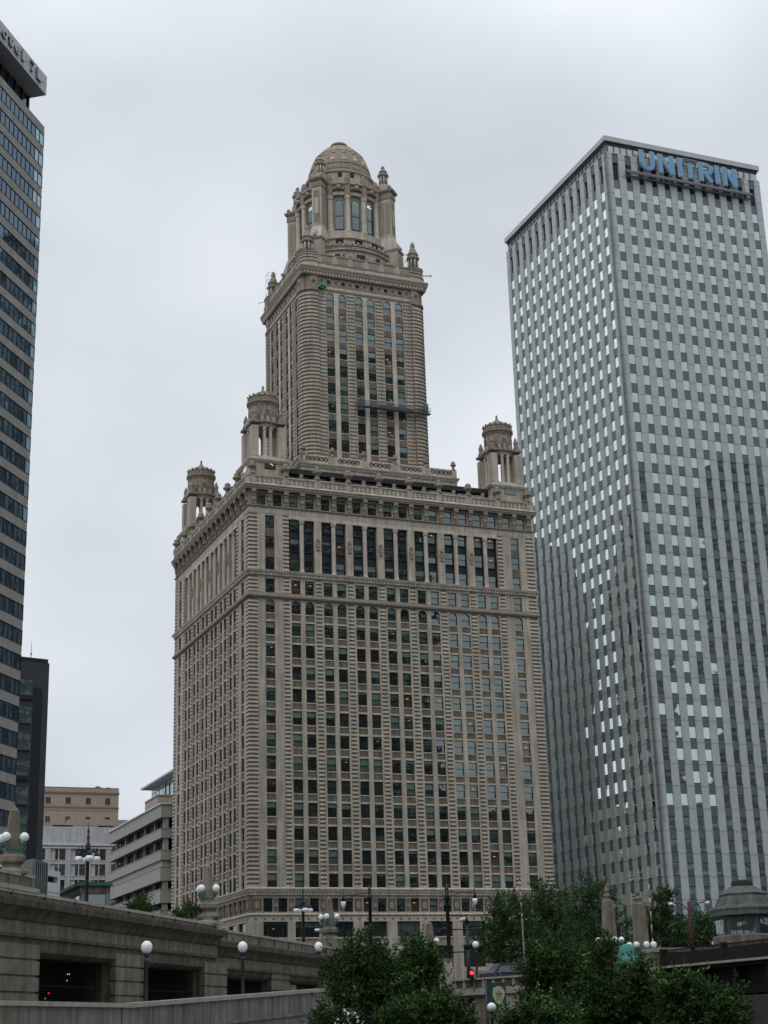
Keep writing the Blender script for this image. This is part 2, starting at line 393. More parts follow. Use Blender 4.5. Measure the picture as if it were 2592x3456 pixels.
wall = MB(); quoin = MB(); column = []; bracket = []; medal = []; urns = []
def arch_head(mb, f, u0, u1, uc, r, zs, zt, o, m, n=10):
    """wall between u0..u1 from spring line zs to zt with a round opening of radius r at uc"""
    for i in range(n):
        a, c = pi-pi*i/n, pi-pi*(i+1)/n
        f.poly(mb, [(uc+r*cos(a), zs+r*sin(a)), (uc+r*cos(c), zs+r*sin(c)), (uc+r*cos(c), zt), (uc+r*cos(a), zt)], o, m)
        q = lambda A, oo: f.p(uc+r*cos(A), oo, zs+r*sin(A))
        mb.quad(q(a, o), q(c, o), q(c, o-.4), q(a, o-.4), m)
    if uc-r-u0 > .01: f.poly(mb, [(u0, zs), (uc-r, zs), (uc-r, zt), (u0, zt)], o, m)
    if u1-uc-r > .01: f.poly(mb, [(uc+r, zs), (u1, zs), (u1, zt), (uc+r, zt)], o, m)
def facade(f, nb):
    Lf = f.ulen(); pk = [6.38 + 5.617*k*((Lf-12.9)/(5.617*nb)) for k in range(nb+1)]
    seen = f.k in ('front', 'left')
    cols = [3.6]; kinds = ['s']
    for k in range(nb): cols += [pk[k]+1.65, pk[k]+4.02]
    cols += [Lf-3.6]; hw = .79
    # core sheet behind everything
    f.poly(wall, [(0, GROUND), (Lf, GROUND), (Lf, 71.7), (0, 71.7)], -.5, 'spandrel_brick')
    f.poly(wall, [(0, 80.75), (Lf, 80.75), (Lf, 86.4), (0, 86.4)], -.5, 'spandrel_brick')
    f.poly(wall, [(0, 71.7), (pk[0]+.5, 71.7), (pk[0]+.5, 80.75), (0, 80.75)], -.5, 'spandrel_brick')
    f.poly(wall, [(pk[-1]-.5, 71.7), (Lf, 71.7), (Lf, 80.75), (pk[-1]-.5, 80.75)], -.5, 'spandrel_brick')
    solids = []; e = 0
    edges = [0] + [x for c in cols for x in (c-hw, c+hw)] + [Lf]
    piers = [(edges[i], edges[i+1]) for i in range(0, len(edges), 2)]
    # ---- shaft: thirteen storeys between the base cornice and the torus moulding, and the storey above it
    for (zb, zt) in ((21.0, 67.0), (67.9, 70.75)):
        for (a, b) in piers: f.box(wall, a, b, -.5, 0, zb, zt, 'terracotta')
    strips = [(-.0, 1.49), (Lf-1.49, Lf)] + [(p-.5, p+.5) for p in pk]
    def bands(z0, z1, ss):
        n = int(round((z1-z0)/.66)); ph = (z1-z0)/n
        for (a, b) in ss:
            f.box(quoin, max(a, .0), min(b, Lf), 0, .012, z0, z1, 'rustic_brick')
            for i in range(n):
                z = z0+ph*i
                lo = a-.0 if a > 0 else a-.09
                hi = b if b < Lf else b+.09
                if f.k in ('left', 'right') and a <= 0: lo = 0
                if f.k in ('left', 'right') and b >= Lf: hi = Lf
                f.box(quoin, lo, hi, 0, .09, z, z+ph*.5, 'terracotta_plain')
    bands(21.2, 66.8, strips); bands(68.0, 70.6, strips)
    rows = [(64.56, True)] + [(60.9-3.618*r, False) for r in range(12)]
    for c in cols:
        for i, (z, ar) in enumerate(rows):
            want(K_arch if ar else K_main, f, c, -.24, z, rw, 'shaft')
            f.box(wall, c-hw, c+hw, -.5, -.04, z-.16, z-.003, 'terracotta_plain')           # sill
            if i < 12:
                zn = rows[i+1][0] + 2.2
                f.box(wall, c-hw, c+hw, -.5, -.12, zn+.30, z-.165, 'spandrel_brick'); f.box(wall, c-hw, c+hw, -.5, -.08, zn+.003, zn+.297, 'terracotta_plain')
            f.box(wall, c-hw-.02, c+hw+.02, -.3, .05, z-.17, z-.04, 'terracotta_plain') if False else None
        arch_head(wall, f, c-hw, c+hw, c, hw-.002, 64.56+2.22-.79, 67.0, -.02, 'terracotta')
        want(K_main, f, c, -.24, 68.05, rw, 'row'); f.box(wall, c-hw, c+hw, -.5, -.05, 70.26, 70.75, 'terracotta_plain')
    # ---- tall storey with engaged columns
    for (a, b) in ((0, cols[0]-hw), (cols[0]+hw, pk[0]+.5), (pk[-1]-.5, cols[-1]-hw), (cols[-1]+hw, Lf)): f.box(wall, a, b, -.5, 0, 71.7, 81.4, 'terracotta')
    bands(71.75, 81.3, [strips[0], strips[1], (pk[0]-.5, pk[0]+.5), (pk[-1]-.5, pk[-1]+.5)])
    for k in range(1, nb): f.box(wall, pk[k]-.62, pk[k]+.62, -.6, 0, 71.7, 80.75, 'terracotta')
    f.box(wall, pk[0]+.5, pk[-1]-.5, -.6, .02, 80.75, 81.4, 'terracotta_plain')
    f.poly(wall, [(pk[0], 71.7), (pk[-1], 71.7), (pk[-1], 80.75), (pk[0], 80.75)], -.75, 'dark_metal')
    for ci, c in enumerate(cols):
        ends = ci in (0, len(cols)-1)
        for j, z in enumerate((71.76, 75.34, 78.9)):
            want(K_main, f, c, -.24 if ends else -.58, z, rw, 'tall')
            if ends:
                if j: f.box(wall, c-hw, c+hw, -.5, -.16, z-1.38, z, 'spandrel_brick')
                else: pass
        if ends: f.box(wall, c-hw, c+hw, -.5, -.02, 81.1, 81.4, 'terracotta')
    if seen:
        for k in range(nb):
            u = (cols[1+2*k]+cols[2+2*k])/2; b = MB()
            P = f.p(u, -.25, 71.7)
            b.lathe(P, [(.46, 0), (.46, .25), (.36, .4), (.36, 8.0), (.33, 8.25), (.46, 8.45), (.46, 8.7), (.52, 8.72), (.52, 9.03)], 'terracotta_plain', 12, False)
            column.append(b)
        for k in range(1, nb):
            b = MB()
            for (rr, oo, m) in ((.42, .10, 'weathered'), (.26, .18, 'ornament')):
                vs = [f.p(pk[k]+rr*cos(a*pi/8), oo, 76.7+rr*1.75*sin(a*pi/8)) for a in range(16)] + [f.p(pk[k]+rr*cos(a*pi/8), 0, 76.7+rr*1.75*sin(a*pi/8)) for a in range(16)]
                b.add(vs, [tuple(range(16))] + [(a, (a+1) % 16, 16+(a+1) % 16, 16+a) for a in range(16)], m)
            f.box(b, pk[k]-.22, pk[k]+.22, .0, .26, 77.35, 77.75, 'ornament'); f.box(b, pk[k]-.3, pk[k]+.3, 0, .2, 75.75, 76.0, 'ornament')
            medal.append(b)
    # ---- frieze and bracketed attic
    f.box(wall, 0, Lf, -.5, .03, 81.4, 82.45, 'terracotta')
    n_at = 2*nb+4; pitch = (Lf-1.5)/n_at
    acols = [.75+pitch*(i+.5) for i in range(n_at)]
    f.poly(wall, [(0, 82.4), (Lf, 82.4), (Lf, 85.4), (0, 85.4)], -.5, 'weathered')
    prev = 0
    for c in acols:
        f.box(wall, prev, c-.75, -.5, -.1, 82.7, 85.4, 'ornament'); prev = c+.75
        want(K_attic, f, c, -.3, 82.8, rw, 'attic')
        f.box(wall, c-.75, c+.75, -.5, -.12, 84.82, 85.4, 'weathered')
    f.box(wall, prev, Lf, -.5, -.1, 82.7, 85.4, 'ornament')
    if seen:
        for i in range(n_at+1):
            u = .75+pitch*i; b = MB(); q = .36
            if i == 0 and f.k == 'left': pass
            f.box(b, u-q, u+q, -.1, .42, 84.3, 85.32, 'weathered'); f.box(b, u-q*.85, u+q*.85, -.1, .32, 83.5, 84.3, 'ornament'); f.box(b, u-q*.6, u+q*.6, -.1, .18, 82.85, 83.5, 'weathered')
            f.box(b, u-q*1.1, u+q*1.1, .42, .62, 84.75, 85.32, 'weathered')
            bracket.append(b)
    # ---- parapet with swags, dentils
    for u0 in [x*.5 for x in range(0, int(Lf/.5))]:
        if seen:
            f.box(wall, u0+.05, u0+.33, .16, .34, 70.78, 71.12, 'terracotta_plain')
            f.box(wall, u0+.05, u0+.33, .12, .30, 20.0, 20.32, 'terracotta_plain')
    if seen:
        k = 0; u = 1.2
        while u < Lf-1.0:
            if k % 7 == 3: f.box(wall, u, u+.35, .32, .37, 86.65, 87.55, 'weathered')
            else: f.box(wall, u, u+.5, .32, .37, 87.15, 87.55, 'weathered'); f.box(wall, u+.05, u+.45, .32, .40, 86.72, 86.9, 'soffit')
            u += .8; k += 1
    # ---- storeys under the base cornice
    f.poly(wall, [(0, GROUND), (Lf, GROUND), (Lf, 21), (0, 21)], -.45, 'dark_metal')
    bcols = [2.9, 5.3]
    for k in range(nb): bcols += [pk[k]+1.65, pk[k]+4.05]
    bcols = [2.85, 5.2][:0] + bcols + [Lf-5.3, Lf-2.9]
    bcols = sorted(set(round(x, 2) for x in bcols)); bb = []
    for c in bcols:
        if not bb or c-bb[-1] > 1.7: bb.append(c)
    prev = 0
    for i, c in enumerate(bb):
        a, b2 = prev, c-.75
        f.box(wall, a, b2, -.5, 0, 16.9, 20, 'terracotta')
        w_ = b2-a
        if seen and w_ > .5:
            f.box(wall, a+.12*w_, b2-.12*w_, 0, .03, 17.6, 19.5, 'rustic_brick')
            uc = (a+b2)/2; rr = min(.42, w_*.3)
            vs = [f.p(uc+rr*cos(t*pi/8), .09, 18.5+rr*1.35*sin(t*pi/8)) for t in range(16)] + [f.p(uc+rr*cos(t*pi/8), .03, 18.5+rr*1.35*sin(t*pi/8)) for t in range(16)]
            wall.add(vs, [tuple(range(16))]+[(t, (t+1) % 16, 16+(t+1) % 16, 16+t) for t in range(16)], 'ornament')
        prev = c+.75
        want(K_main, f, c, -.36, 17.5, rw, 'base', sc=(.95, 1, .93)); f.box(wall, c-.75, c+.75, -.5, 0, 16.9, 17.5, 'terracotta'); f.box(wall, c-.75, c+.75, -.5, -.03, 19.55, 20, 'terracotta')
    f.box(wall, prev, Lf, -.5, 0, 16.9, 20, 'terracotta')
    f.box(wall, 0, Lf, -.5, .015, 16.05, 16.9, 'terracotta_plain')
    if seen:
        u = 1.0
        while u < Lf:
            P = f.p(u, .02, 16.5); nrm = (f.p(u, 1, 16.5)-f.p(u, 0, 16.5)); wall.tube(P, P+nrm*.06, .24, .2, 'ornament', 8); u += 1.4
    big = [4.1] + [(pk[k]+2.84) for k in range(nb)] + [Lf-4.1]
    prev = 0
    for c in big:
        f.box(wall, prev, c-1.95, -.5, .03, GROUND, 16.05, 'terracotta'); prev = c+1.95
        want(K_big, f, c, -.33, 13.72, rw, 'shop')
        f.box(wall, c-1.95, c+1.95, -.5, -.02, 12.3, 13.72, 'ornament'); f.box(wall, c-1.95, c+1.95, -.5, .12, 13.5, 13.7, 'terracotta_plain')
        f.box(wall, c-1.2, c-1.08, -.33, -.24, 13.72, 16.05, 'bronze'); f.box(wall, c+1.08, c+1.2, -.33, -.24, 13.72, 16.05, 'bronze')
        if seen and f.k == 'front' and 17 < c < 31:                       # entrance arches
            arch_head(wall, f, c-1.95, c+1.95, c, 1.7, 10.4, 12.3, -.02, 'terracotta_plain', 12)
            arch_head(wall, f, c-1.95, c+1.95, c, 1.5, 10.4, 12.25, -.2, 'ornament', 12)
        elif seen:
            f.box(wall, c-1.95, c+1.95, -.5, -.02, 8.4, 9.0, 'terracotta_plain'); f.box(wall, c-.06, c+.06, -.33, -.2, 9, 12.3, 'bronze')
            f.box(wall, c-1.95, c+1.95, -.5, -.05, 6.8, 8.4, 'ornament')
    f.box(wall, prev, Lf, -.5, .03, GROUND, 16.05, 'terracotta')
    return pk
FR = Face(J, 'front', 0, 0, JW, JD); LF = Face(J, 'left', 0, 0, JW, JD); RF = Face(J, 'right', 0, 0, JW, JD); BF = Face(J, 'back', 0, 0, JW, JD)
pkF = facade(FR, 7); pkL = facade(LF, 6); facade(RF, 6)
BF.poly(wall, [(0, GROUND), (JW, GROUND), (JW, 86.4), (0, 86.4)], 0, 'spandrel_brick')
wall.add([J(0, 0, 86.42), J(JW, 0, 86.42), J(JW, JD, 86.42), J(0, JD, 86.42)], [(0, 1, 2, 3)], 'roof_tar')
RECT = (J, 0, JW, 0, JD)
belts = {}
def belt(name, prof, m='terracotta_plain', mb=None, rect=RECT):
    b = mb or MB(); b.belt(rect, prof, m)
    if mb is None: b.build(name, tower)
belt('base_moulding', [(-.1, 19.95), (.1, 19.97), (.14, 20.34), (.32, 20.4), (.4, 20.75), (.5, 20.8), (.5, 21.0), (.1, 21.15), (-.1, 21.2)])
belt('base_moulding', [(-.1, 16.86), (.06, 16.88), (.22, 17.05), (.22, 17.15), (0, 17.3), (-.1, 17.3)], 'terracotta_plain')
belt('torus_moulding', [(-.1, 66.9), (.12, 66.92), (.34, 67.05), (.42, 67.3), (.36, 67.52), (.16, 67.6), (.14, 67.88), (-.1, 67.95)], 'weathered')
belt('dentil_cornice', [(-.1, 70.68), (.12, 70.7), (.14, 71.14), (.40, 71.2), (.52, 71.5), (.55, 71.62), (.1, 71.76), (-.1, 71.78)])
belt('frieze_moulding', [(-.1, 82.36), (.08, 82.4), (.24, 82.52), (.24, 82.66), (0, 82.78), (-.1, 82.8)], 'weathered')
cn = MB(); belt('main_cornice', [(-.2, 85.32), (.55, 85.33), (.57, 85.52), (.66, 85.6), (.68, 85.95), (.76, 86.0), (.76, 86.16)], 'weathered', cn)
belt('main_cornice', [(.76, 86.16), (.36, 86.44), (.2, 86.5)], 'terracotta_plain', cn); cn.build('main_cornice', tower)
bp_ = MB(); belt('parapet', [(.2, 86.4), (.38, 86.45), (.38, 86.6), (.32, 86.62), (.32, 87.58), (.46, 87.62), (.5, 87.88), (.3, 87.95), (-.25, 87.95), (-.25, 86.5)], 'terracotta_plain', bp_)
for f, pk in ((FR, pkF), (LF, pkL)):
    for u in [.5]+pk+[f.ulen()-.5]: f.box(bp_, u-.5, u+.5, .32, .43, 86.6, 87.6, 'terracotta')
bp_.build('parapet', tower)
wall.build('wall', tower); quoin.build('quoin_bands', tower)
for b in column: b.build('column', tower)
for b in medal: b.build('medallion', tower)
for b in bracket: b.build('bracket', tower)
# urns on the parapet
uM = MB(); uM.lathe((0, 0, 0), [(.5, 0), (.5, .25), (.34, .4), (.3, .95), (.62, 1.15), (.66, 1.4), (.44, 1.5), (.42, 1.62), (.46, 1.75), (.38, 2.02), (.16, 2.2), (0.02, 2.25)], 'weathered', 12, True)
uS = MB(); uS.lathe((0, 0, 0), [(.34, 0), (.34, .3), (.26, .4), (.36, .55), (.34, .75), (.16, .92), (.02, .96)], 'weathered', 10, True)
uMe, uSe = uM.mesh('urn'), uS.mesh('parapet_finial')
for f, pk in ((FR, pkF), (LF, pkL)):
    pts = [.6]+pk+[f.ulen()-.6]
    for i, u in enumerate(pts):
        if f is LF and i == 0: continue
        put('urn', uMe, f.p(u, .05, 87.9), tower, scale=(1.2, 1.2, 1.12))
    for i in range(len(pk)-1): put('parapet_finial', uSe, f.p((pk[i]+pk[i+1])/2, .05, 87.9), tower)
# penthouse between the corner pavilions
ph = MB()
PB = lambda b, x0, x1, y0, y1, z0, z1, m: b.hexa([J(x0, y0, z0), J(x1, y0, z0), J(x1, y1, z0), J(x0, y1, z0), J(x0, y0, z1), J(x1, y0, z1), J(x1, y1, z1), J(x0, y1, z1)], m)
PB(ph, 7.2, 45.0, 2.6, 8, 86.5, 89.6, 'pane_dark'); PB(ph, 7.2, 45.0, 2.0, 9, 89.6, 90.5, 'roof_tar')
PB(ph, 2.6, 8, 9.1, 39.3, 86.5, 89.6, 'pane_dark'); PB(ph, 2.0, 7.1, 9.1, 39.3, 89.6, 90.5, 'roof_tar')
for i in range(18): PB(ph, 8+i*2.15, 8.08+i*2.15, 2.52, 2.6, 86.5, 89.6, 'bronze')
ph.build('penthouse', tower)

# ---- corner turrets (tempietti): pedestal, corner piers, paired columns, drum, cap
def turret(cx, cy):
    c = J(cx, cy, 0); b = MB(); fr = lambda x, y, z: J(cx+x, cy+y, z)
    def bx(x0, x1, y0, y1, z0, z1, m, mb=b): mb.hexa([fr(x0, y0, z0), fr(x1, y0, z0), fr(x1, y1, z0), fr(x0, y1, z0), fr(x0, y0, z1), fr(x1, y0, z1), fr(x1, y1, z1), fr(x0, y1, z1)], m)
    h = 3.35
    bx(-h, h, -h, h, 86.4, 90.5, 'terracotta')
    b.belt((fr, -h, h, -h, h), [(-.1, 90.3), (.1, 90.35), (.3, 90.6), (.42, 90.85), (.42, 91.0), (0, 91.2), (-.45, 91.35), (-.45, 91.8), (-3.3, 91.81)], 'terracotta_plain')
    for sx in (-1, 1):
        for sy in (-1, 1):
            bx(*sorted((sx*1.75, sx*2.95)), *sorted((sy*1.75, sy*2.95)), 91.75, 97.2, 'terracotta')
            bx(*sorted((sx*1.6, sx*3.1)), *sorted((sy*1.6, sy*3.1)), 97.75, 98.15, 'weathered')
    b.lathe(c, [(2.05, 97.15), (2.75, 97.15), (2.75, 97.75), (3.0, 97.95), (3.0, 98.2), (2.6, 98.25), (2.6, 98.6)], 'weathered', 28, False)
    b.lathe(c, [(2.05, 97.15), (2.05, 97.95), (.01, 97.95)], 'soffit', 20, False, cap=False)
    b.lathe(c, [(.9, 92.9), (.9, 96.0), (1.6, 96.9), (1.6, 98.4)], 'soffit', 12, False) if False else None
    o = b.build('corner_turret', tower)
    # ring of columns
    for q in range(4):
        for da in (-.23, .23):
            a = q*pi/2+da+YAW; cb = MB(); P = Vector((c.x+2.42*cos(a), c.y+2.42*sin(a), 0))
            cb.lathe(P, [(.36, 91.78), (.36, 92.0), (.28, 92.1), (.26, 96.6), (.36, 96.75), (.38, 97.15)], 'terracotta_plain', 10, False); cb.build('column', o)
    d = MB()
    d.lathe(c, [(2.55, 98.2), (2.42, 98.4), (2.42, 101.3), (2.5, 101.4), (2.66, 101.8), (2.82, 101.9), (2.82, 102.3), (2.5, 102.35), (2.5, 102.95), (2.6, 103.0), (2.6, 103.2), (2.3, 103.35), (1.6, 103.75), (.85, 104.05), (.5, 104.6)], 'weathered', 28, False)
    for i in range(18):
        a = i*2*pi/18; d.sphere((c.x+2.66*cos(a), c.y+2.66*sin(a), 102.42), .15, 'weathered', 6); d.sphere((c.x+2.5*cos(a+.1), c.y+2.5*sin(a+.1), 102.65), .14, 'ornament', 5)
    for q in range(4):
        a = YAW+q*pi/2; n = Vector((cos(a), sin(a), 0)); t = Vector((-sin(a), cos(a), 0)); P0 = c+n*2.3+Vector((0, 0, 100.0))
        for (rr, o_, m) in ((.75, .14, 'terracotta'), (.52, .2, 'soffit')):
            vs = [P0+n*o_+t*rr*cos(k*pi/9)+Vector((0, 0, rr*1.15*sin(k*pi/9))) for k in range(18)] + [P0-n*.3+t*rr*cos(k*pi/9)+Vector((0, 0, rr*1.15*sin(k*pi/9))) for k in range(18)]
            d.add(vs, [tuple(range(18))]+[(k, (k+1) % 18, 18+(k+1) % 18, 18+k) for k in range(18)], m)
    for i in range(16):
        a = i*pi/8+YAW+.2; d.tube((c.x+2.43*cos(a), c.y+2.43*sin(a), 98.4), (c.x+2.43*cos(a), c.y+2.43*sin(a), 101.3), .13, .13, 'weathered', 5)
        for (r0, z0, r1, z1) in ((2.6, 103.2, 1.6, 103.78), (1.6, 103.78, .6, 104.3)): d.tube((c.x+r0*cos(a), c.y+r0*sin(a), z0), (c.x+r1*cos(a), c.y+r1*sin(a), z1), .12, .09, 'weathered', 5)
        d.sphere((c.x+2.62*cos(a), c.y+2.62*sin(a), 103.35), .17, 'ornament', 5, 1.3)
    d.build('drum', o)
    fb = MB(); fb.lathe(c, [(.5, 104.55), (.3, 104.7), (.34, 104.85), (.2, 104.95), (.17, 105.3), (.24, 105.38), (.12, 105.6), (.02, 105.85)], 'weathered', 10, True); fb.build('finial', o)
    for sx in (-1, 1):
        for sy in (-1, 1):
            P = fr(sx*2.35, sy*2.35, 0); pb = MB()
            pb.lathe(P, [(.55, 98.15), (.55, 98.7), (.4, 98.75), (.36, 99.4), (.46, 99.5), (.42, 99.75), (.28, 100.2), (.14, 100.6), (.02, 100.75)], 'weathered', 8, False); pb.build('pinnacle', o)
    for q in range(4):                                  # small balustrade between pinnacles
        a = YAW+q*pi/2; bb = MB(); n = Vector((cos(a), sin(a), 0)); t = Vector((-sin(a), cos(a), 0))
        for k in range(-3, 4): P = c+n*2.62+t*k*.42; bb.lathe(P, [(.12, 98.2), (.15, 98.5), (.09, 98.85)], 'weathered', 6, False)
        for s_ in (-1.0, 0, 1.0):
            P = c+n*2.62+t*s_; bb.lathe(P, [(.2, 98.2), (.2, 99.05)], 'terracotta_plain', 4, False)
        bb.build('balustrade', o)
    return o
for (x, y) in ((3.8, 3.8), (JW-3.8, 3.8), (3.8, JD-3.8), (JW-3.8, JD-3.8)): turret(x, y)
# pavilion windows
K_pav = Kit('pav', 1.9, 1.75, single=True)
for (f, u) in ((FR, 3.9), (FR, JW-3.7), (LF, 3.4), (LF, JD-3.8)):
    P = f.p(u, -.43+.0, 89.3); b = MB(); f.box(b, u-1.0, u+1.0, -.46, -.42, 89.25, 91.1, 'bronze')
    f.box(b, u-.92, u+.92, -.43, -.405, 89.35, 91.0, 'pane_warm' if (f is FR and u < 9) else 'pane_blind_low')
    if f is FR and u < 9:
        b.hexa([f.p(u-.5, -.40, 90.6), f.p(u+.55, -.40, 89.95), f.p(u+.55, -.405, 89.95), f.p(u-.5, -.405, 90.6), f.p(u-.5, -.40, 90.68), f.p(u+.55, -.40, 90.05), f.p(u+.55, -.405, 90.05), f.p(u-.5, -.405, 90.68)], 'room_light')
    b.build('pavilion_window', tower)

# ---- plinth with lattice balustrade
px0, px1, py0, py1 = 11.3, 40.9, 6.0, JD-6.0
pl = MB(); PB(pl, px0, px1, py0, py1, 86.4, 93.2, 'terracotta')
pl.belt((J, px0, px1, py0, py1), [(-.1, 92.6), (.1, 92.65), (.16, 93.0), (.34, 93.1), (.42, 93.35), (.1, 93.5), (0, 93.5), (0, 93.75), (-.5, 93.75)], 'terracotta_plain')
PF = Face(J, 'front', px0, py0, px1, py1); PL = Face(J, 'left', px0, py0, px1, py1)
for f in (PF, PL):
    Lp = f.ulen(); n = 5; seg = Lp/n
    for i in range(int(Lp/.4)): f.box(pl, i*.4+.05, i*.4+.25, .1, .26, 92.78, 93.0, 'terracotta_plain')
    for i in range(n):
        a, b2 = i*seg+.9, (i+1)*seg-.9; m = 5; w_ = (b2-a)/m
        f.box(pl, i*seg-.0, a, -.4, 0, 93.5, 95.0, 'terracotta'); f.box(pl, b2, (i+1)*seg, -.4, 0, 93.5, 95.0, 'terracotta')
        f.box(pl, a, b2, -.35, .02, 94.72, 95.0, 'terracotta_plain'); f.box(pl, a, b2, -.35, .02, 93.6, 93.85, 'terracotta_plain')
        f.box(pl, a, b2, -.36, -.28, 93.8, 94.75, 'rustic_brick')
        for k in range(m):
            x = a+k*w_
            for (xa, xb) in ((x, x+w_), (x+w_, x)):
                d_ = .07
                pl.hexa([f.p(xa-d_, -.02, 93.85), f.p(xa+d_, -.02, 93.85), f.p(xa+d_, -.2, 93.85), f.p(xa-d_, -.2, 93.85), f.p(xb-d_, -.02, 94.72), f.p(xb+d_, -.02, 94.72), f.p(xb+d_, -.2, 94.72), f.p(xb-d_, -.2, 94.72)], 'terracotta_plain')
    for (u, m) in ((5, 'white_trim'), (9, 'white_trim'), (11.8, 'grey_panel'), (15, 'white_trim'), (17.5, 'white_trim'), (20.5, 'terracotta_plain'), (25, 'louvre')):
        f.box(pl, u, u+.85, 0, .05, 91.0, 92.0, m)
pl.build('plinth', tower)
for f in (PF, PL):
    for i in range(6):
        if f is PL and i == 0: continue
        put('urn', uMe, f.p(min(max(i*f.ulen()/5, .5), f.ulen()-.5), -.3, 94.95), tower, scale=(.8, .8, .82))

# ---- upper tower
cx, cy, hx, hy = 26.1, 22.5, 12.3, 11.7
tx0, tx1, ty0, ty1 = cx-hx, cx+hx, cy-hy, cy+hy
UF = Face(J, 'front', tx0, ty0, tx1, ty1); UL = Face(J, 'left', tx0, ty0, tx1, ty1); UR = Face(J, 'right', tx0, ty0, tx1, ty1)
up = MB(); upq = MB(); ZB, ZT = 93.0, 129.5
PB(up, tx0+.6, tx1-.6, ty0+.6, ty1-.6, ZB, 135, 'spandrel_brick')
def upface(f, starts, strips, seen=True):
    Lu = f.ulen(); ed = [3.0]; hw = .775
    for s_ in starts: ed += [s_, s_+1.55]
    ed += [Lu-3.0]
    for i in range(0, len(ed), 2): f.box(up, ed[i], ed[i+1], -.6, -.3, ZB, 130.3, 'terracotta_plain')
    for (a, b) in strips:
        f.box(upq, a, b, -.3, -.285, ZB, 129.4, 'rustic_upper')
        for i in range(51): f.box(upq, a, b, -.3, -.2, ZB+.72*i, ZB+.72*i+.37, 'terracotta')
    for s_ in starts:
        c = s_+hw
        for k in range(10):
            z = 126.61 if k == 0 else 125.65-2.27-3.598*(k-1)
            if z < 93.5: continue
            want(K_uparch if k == 0 else K_up, f, c, -.46, z, rw, 'upper')
            f.box(up, c-hw, c+hw, -.6, -.38, z-1.33+.0, z-.14, 'spandrel_brick'); f.box(up, c-hw, c+hw, -.6, -.34, z-.135, z-.003, 'terracotta_plain')
        arch_head(up, f, c-hw, c+hw, c, hw-.002, 126.61+2.64-hw, 130.3, -.32, 'terracotta_plain')
    f.box(up, 3.0, Lu-3.0, -.6, -.12, 129.6, 129.95, 'weathered'); f.box(up, 3.0, Lu-3.0, -.6, -.2, 129.95, 130.35, 'terracotta_plain')
    f.box(up, 3.0, Lu-3.0, -.6, -.3, 130.35, 132.3, 'weathered')
    if seen:
        n = 13; u0 = 3.75; st = (Lu-2*u0)/(n-1); rr = random.Random(3)
        for i in range(n):
            u = u0+st*i; P = f.p(u, -.3, 131.35); nr = f.p(u, 1, 131.35)-f.p(u, 0, 131.35); t = (f.p(u+1, 0, 0)-f.p(u, 0, 0))
            ring = []
            for (r0, r1, o_, m) in ((.58, .48, .09, 'terracotta_plain'),):
                vs = []
                for k in range(20):
                    a = k*pi/10
                    for (R, oo) in ((r0, 0), (r0, o_), (r1, o_), (r1, 0)): vs.append(P+t*R*cos(a)+Vector((0, 0, R*sin(a)))+nr*oo)
                up.add(vs, [(k*4+j, ((k+1) % 20)*4+j, ((k+1) % 20)*4+j+1, k*4+j+1) for k in range(20) for j in range(3)], m)
            m = 'louvre' if i in (1, 3, 5, 7, 9, 11) else 'soffit'
            up.add([P+nr*.02+t*.48*cos(k*pi/10)+Vector((0, 0, .48*sin(k*pi/10))) for k in range(20)], [tuple(range(20))], m)
q0 = 18.43-tx0
upface(UF, [q0, q0+2.41, q0+5.65, q0+8.06, q0+11.3, q0+13.7], [(3.05, q0-.08), (q0+4.05, q0+5.55), (q0+9.7, q0+11.2), (q0+15.35, 2*hx-3.05)])
ls = [3.75, 7.0, 9.4, 12.6, 15.0, 18.1]
upface(UL, ls, [(5.4, 6.9), (11.05, 12.5), (16.65, 18.0)]); upface(UR, ls, [(5.4, 6.9), (11.05, 12.5), (16.65, 18.0)], False)
# rounded, banded corner piers
def corner_poly(ix, iy, r, grow):
    """outline (local x,y) of a 3 m square corner pier with a rounded outer corner"""
    X = tx0-grow if ix < 0 else tx1+grow; Y = ty0-grow if iy < 0 else ty1+grow
    s = 3.0+grow; pts = []
    ccx, ccy = X-ix*r, Y-iy*r
    for k in range(7):
        a = k*pi/12; pts.append((ccx+ix*r*cos(a), ccy+iy*r*sin(a)))
    pts += [(X-ix*s, Y), (X-ix*s, Y-iy*s), (X, Y-iy*s)]
    if ix*iy < 0: pts = pts[::-1]
    return pts
def jprism(mb, pts, z0, z1, m):
    n = len(pts); mb.add([J(x, y, z0) for x, y in pts]+[J(x, y, z1) for x, y in pts], [(i, (i+1) % n, n+(i+1) % n, n+i) for i in range(n)]+[tuple(range(n))[::-1], tuple(range(n, 2*n))], m)
for ix in (-1, 1):
    for iy in (-1, 1):
        jprism(upq, corner_poly(ix, iy, 2.3, 0), ZB, 129.4, 'rustic_upper')
        for i in range(50): jprism(upq, corner_poly(ix, iy, 2.3, .14), ZB+.72*i, ZB+.72*i+.38, 'terracotta')
        jprism(up, corner_poly(ix, iy, 2.3, .2), 129.3, 129.7, 'weathered'); jprism(up, corner_poly(ix, iy, 2.3, 0), 129.7, 132.3, 'weathered')
        for (z0, z1, g, m) in ((134.2, 135.0, .15, 'terracotta_plain'), (135.0, 135.25, .25, 'weathered'), (135.25, 136.9, -.05, 'rustic_upper'), (136.9, 137.15, .2, 'weathered')): jprism(up, corner_poly(ix, iy, 1.6, g), z0, z1, m)
        for z in (135.4, 136.0, 136.55): jprism(upq, corner_poly(ix, iy, 1.6, .1), z, z+.3, 'terracotta')
